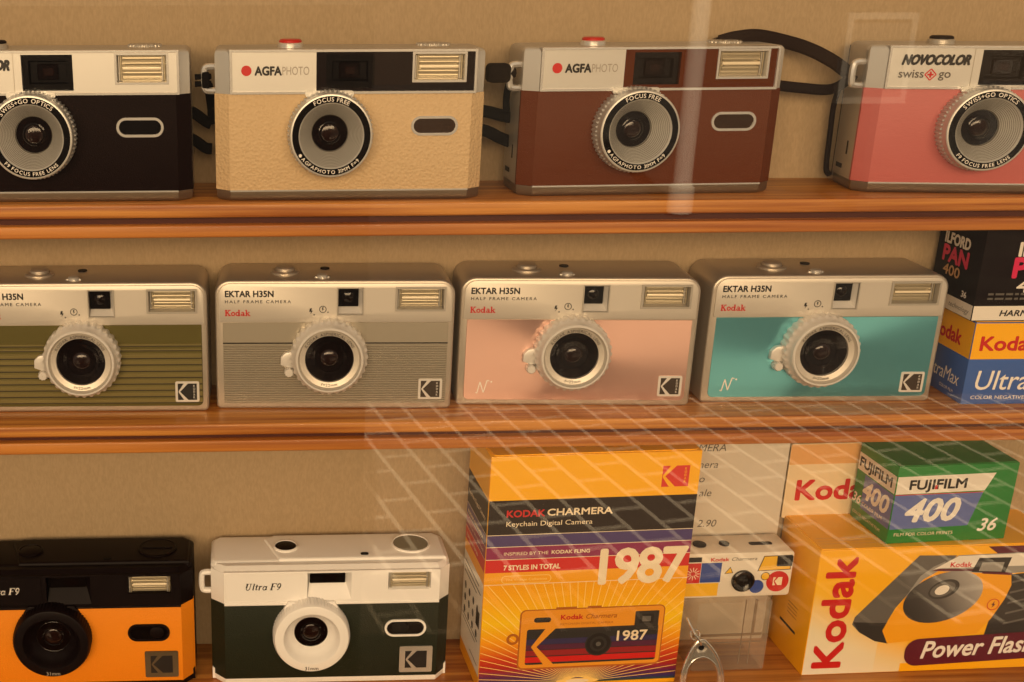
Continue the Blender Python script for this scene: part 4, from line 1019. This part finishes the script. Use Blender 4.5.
sg.box(3530, 3900, -6320, -6290, 640, 1110, GREYB); sg.frame(3510, 3920, 620, 1130, 35, -6270, -6330, PALE)
sg.box(3690, 3740, -6330, -6290, -20, 640, mat('dark_sign_post', (40, 36, 32), .7)); struct('trim_3', sg)
fa = MB(); fa.box(-9000, 14000, -14200, -14000, -20, 7000, FAC); struct('wall_far', fa)

# ------------------------------------------------------------------ light
sun = bpy.data.lights.new('low_sun', 'SUN'); sun.energy = 12.0; sun.angle = .01; sun.color = (1, .84, .62)
so = bpy.data.objects.new('low_sun', sun); COL.objects.link(so)
el = math.radians(45); az = math.radians(8)
d = Vector((math.sin(az) * math.cos(el), -math.cos(az) * math.cos(el), -math.sin(el)))
so.rotation_euler = d.to_track_quat('-Z', 'Y').to_euler()
ar = bpy.data.lights.new('sky_over_street', 'AREA'); ar.shape = 'RECTANGLE'; ar.size = 2.8; ar.size_y = .8; ar.energy = 72; ar.color = (1, .70, .39)
ao = bpy.data.objects.new('sky_over_street', ar); COL.objects.link(ao); ao.location = (-.2, -2.1, 2.0)
ao.rotation_euler = (Vector((.2, .55, 1.25)) - Vector(ao.location)).to_track_quat('-Z', 'Z').to_euler()

wd = bpy.data.worlds.new('sky'); scene.world = wd; wd.use_nodes = True
bg = wd.node_tree.nodes['Background']; bg.inputs[0].default_value = (1, .80, .58, 1); bg.inputs[1].default_value = .45

# ------------------------------------------------------------------ camera
f, cx, cy, pitch, yaw, roll = 1213.24, 278.97, 383.0, .339, .0324, -.0022
cw, sw, cp, sp, cr, sr = math.cos(yaw), math.sin(yaw), math.cos(pitch), math.sin(pitch), math.cos(roll), math.sin(roll)
right = Vector((cw, -sw, 0)); fw = Vector((sw * cp, cw * cp, -sp)); up = right.cross(fw)
r2 = right * cr + up * sr; u2 = -right * sr + up * cr
cam = bpy.data.cameras.new('camera'); co = bpy.data.objects.new('camera', cam); COL.objects.link(co)
M = Matrix.Identity(4)
for i in range(3): M[i][0], M[i][1], M[i][2] = r2[i], u2[i], -fw[i]
M[2][3] = EYE
co.matrix_world = M
cam.sensor_width = 36; cam.lens = 36 * f / 1024; cam.shift_x = (512 - cx) / 1024; cam.shift_y = (cy - 341) / 1024
cam.clip_start = .02; cam.clip_end = 60
scene.camera = co

vs = scene.view_settings; vs.view_transform = 'Standard'; vs.look = 'None'; vs.gamma = 1; vs.use_curve_mapping = False; vs.exposure = 0.0
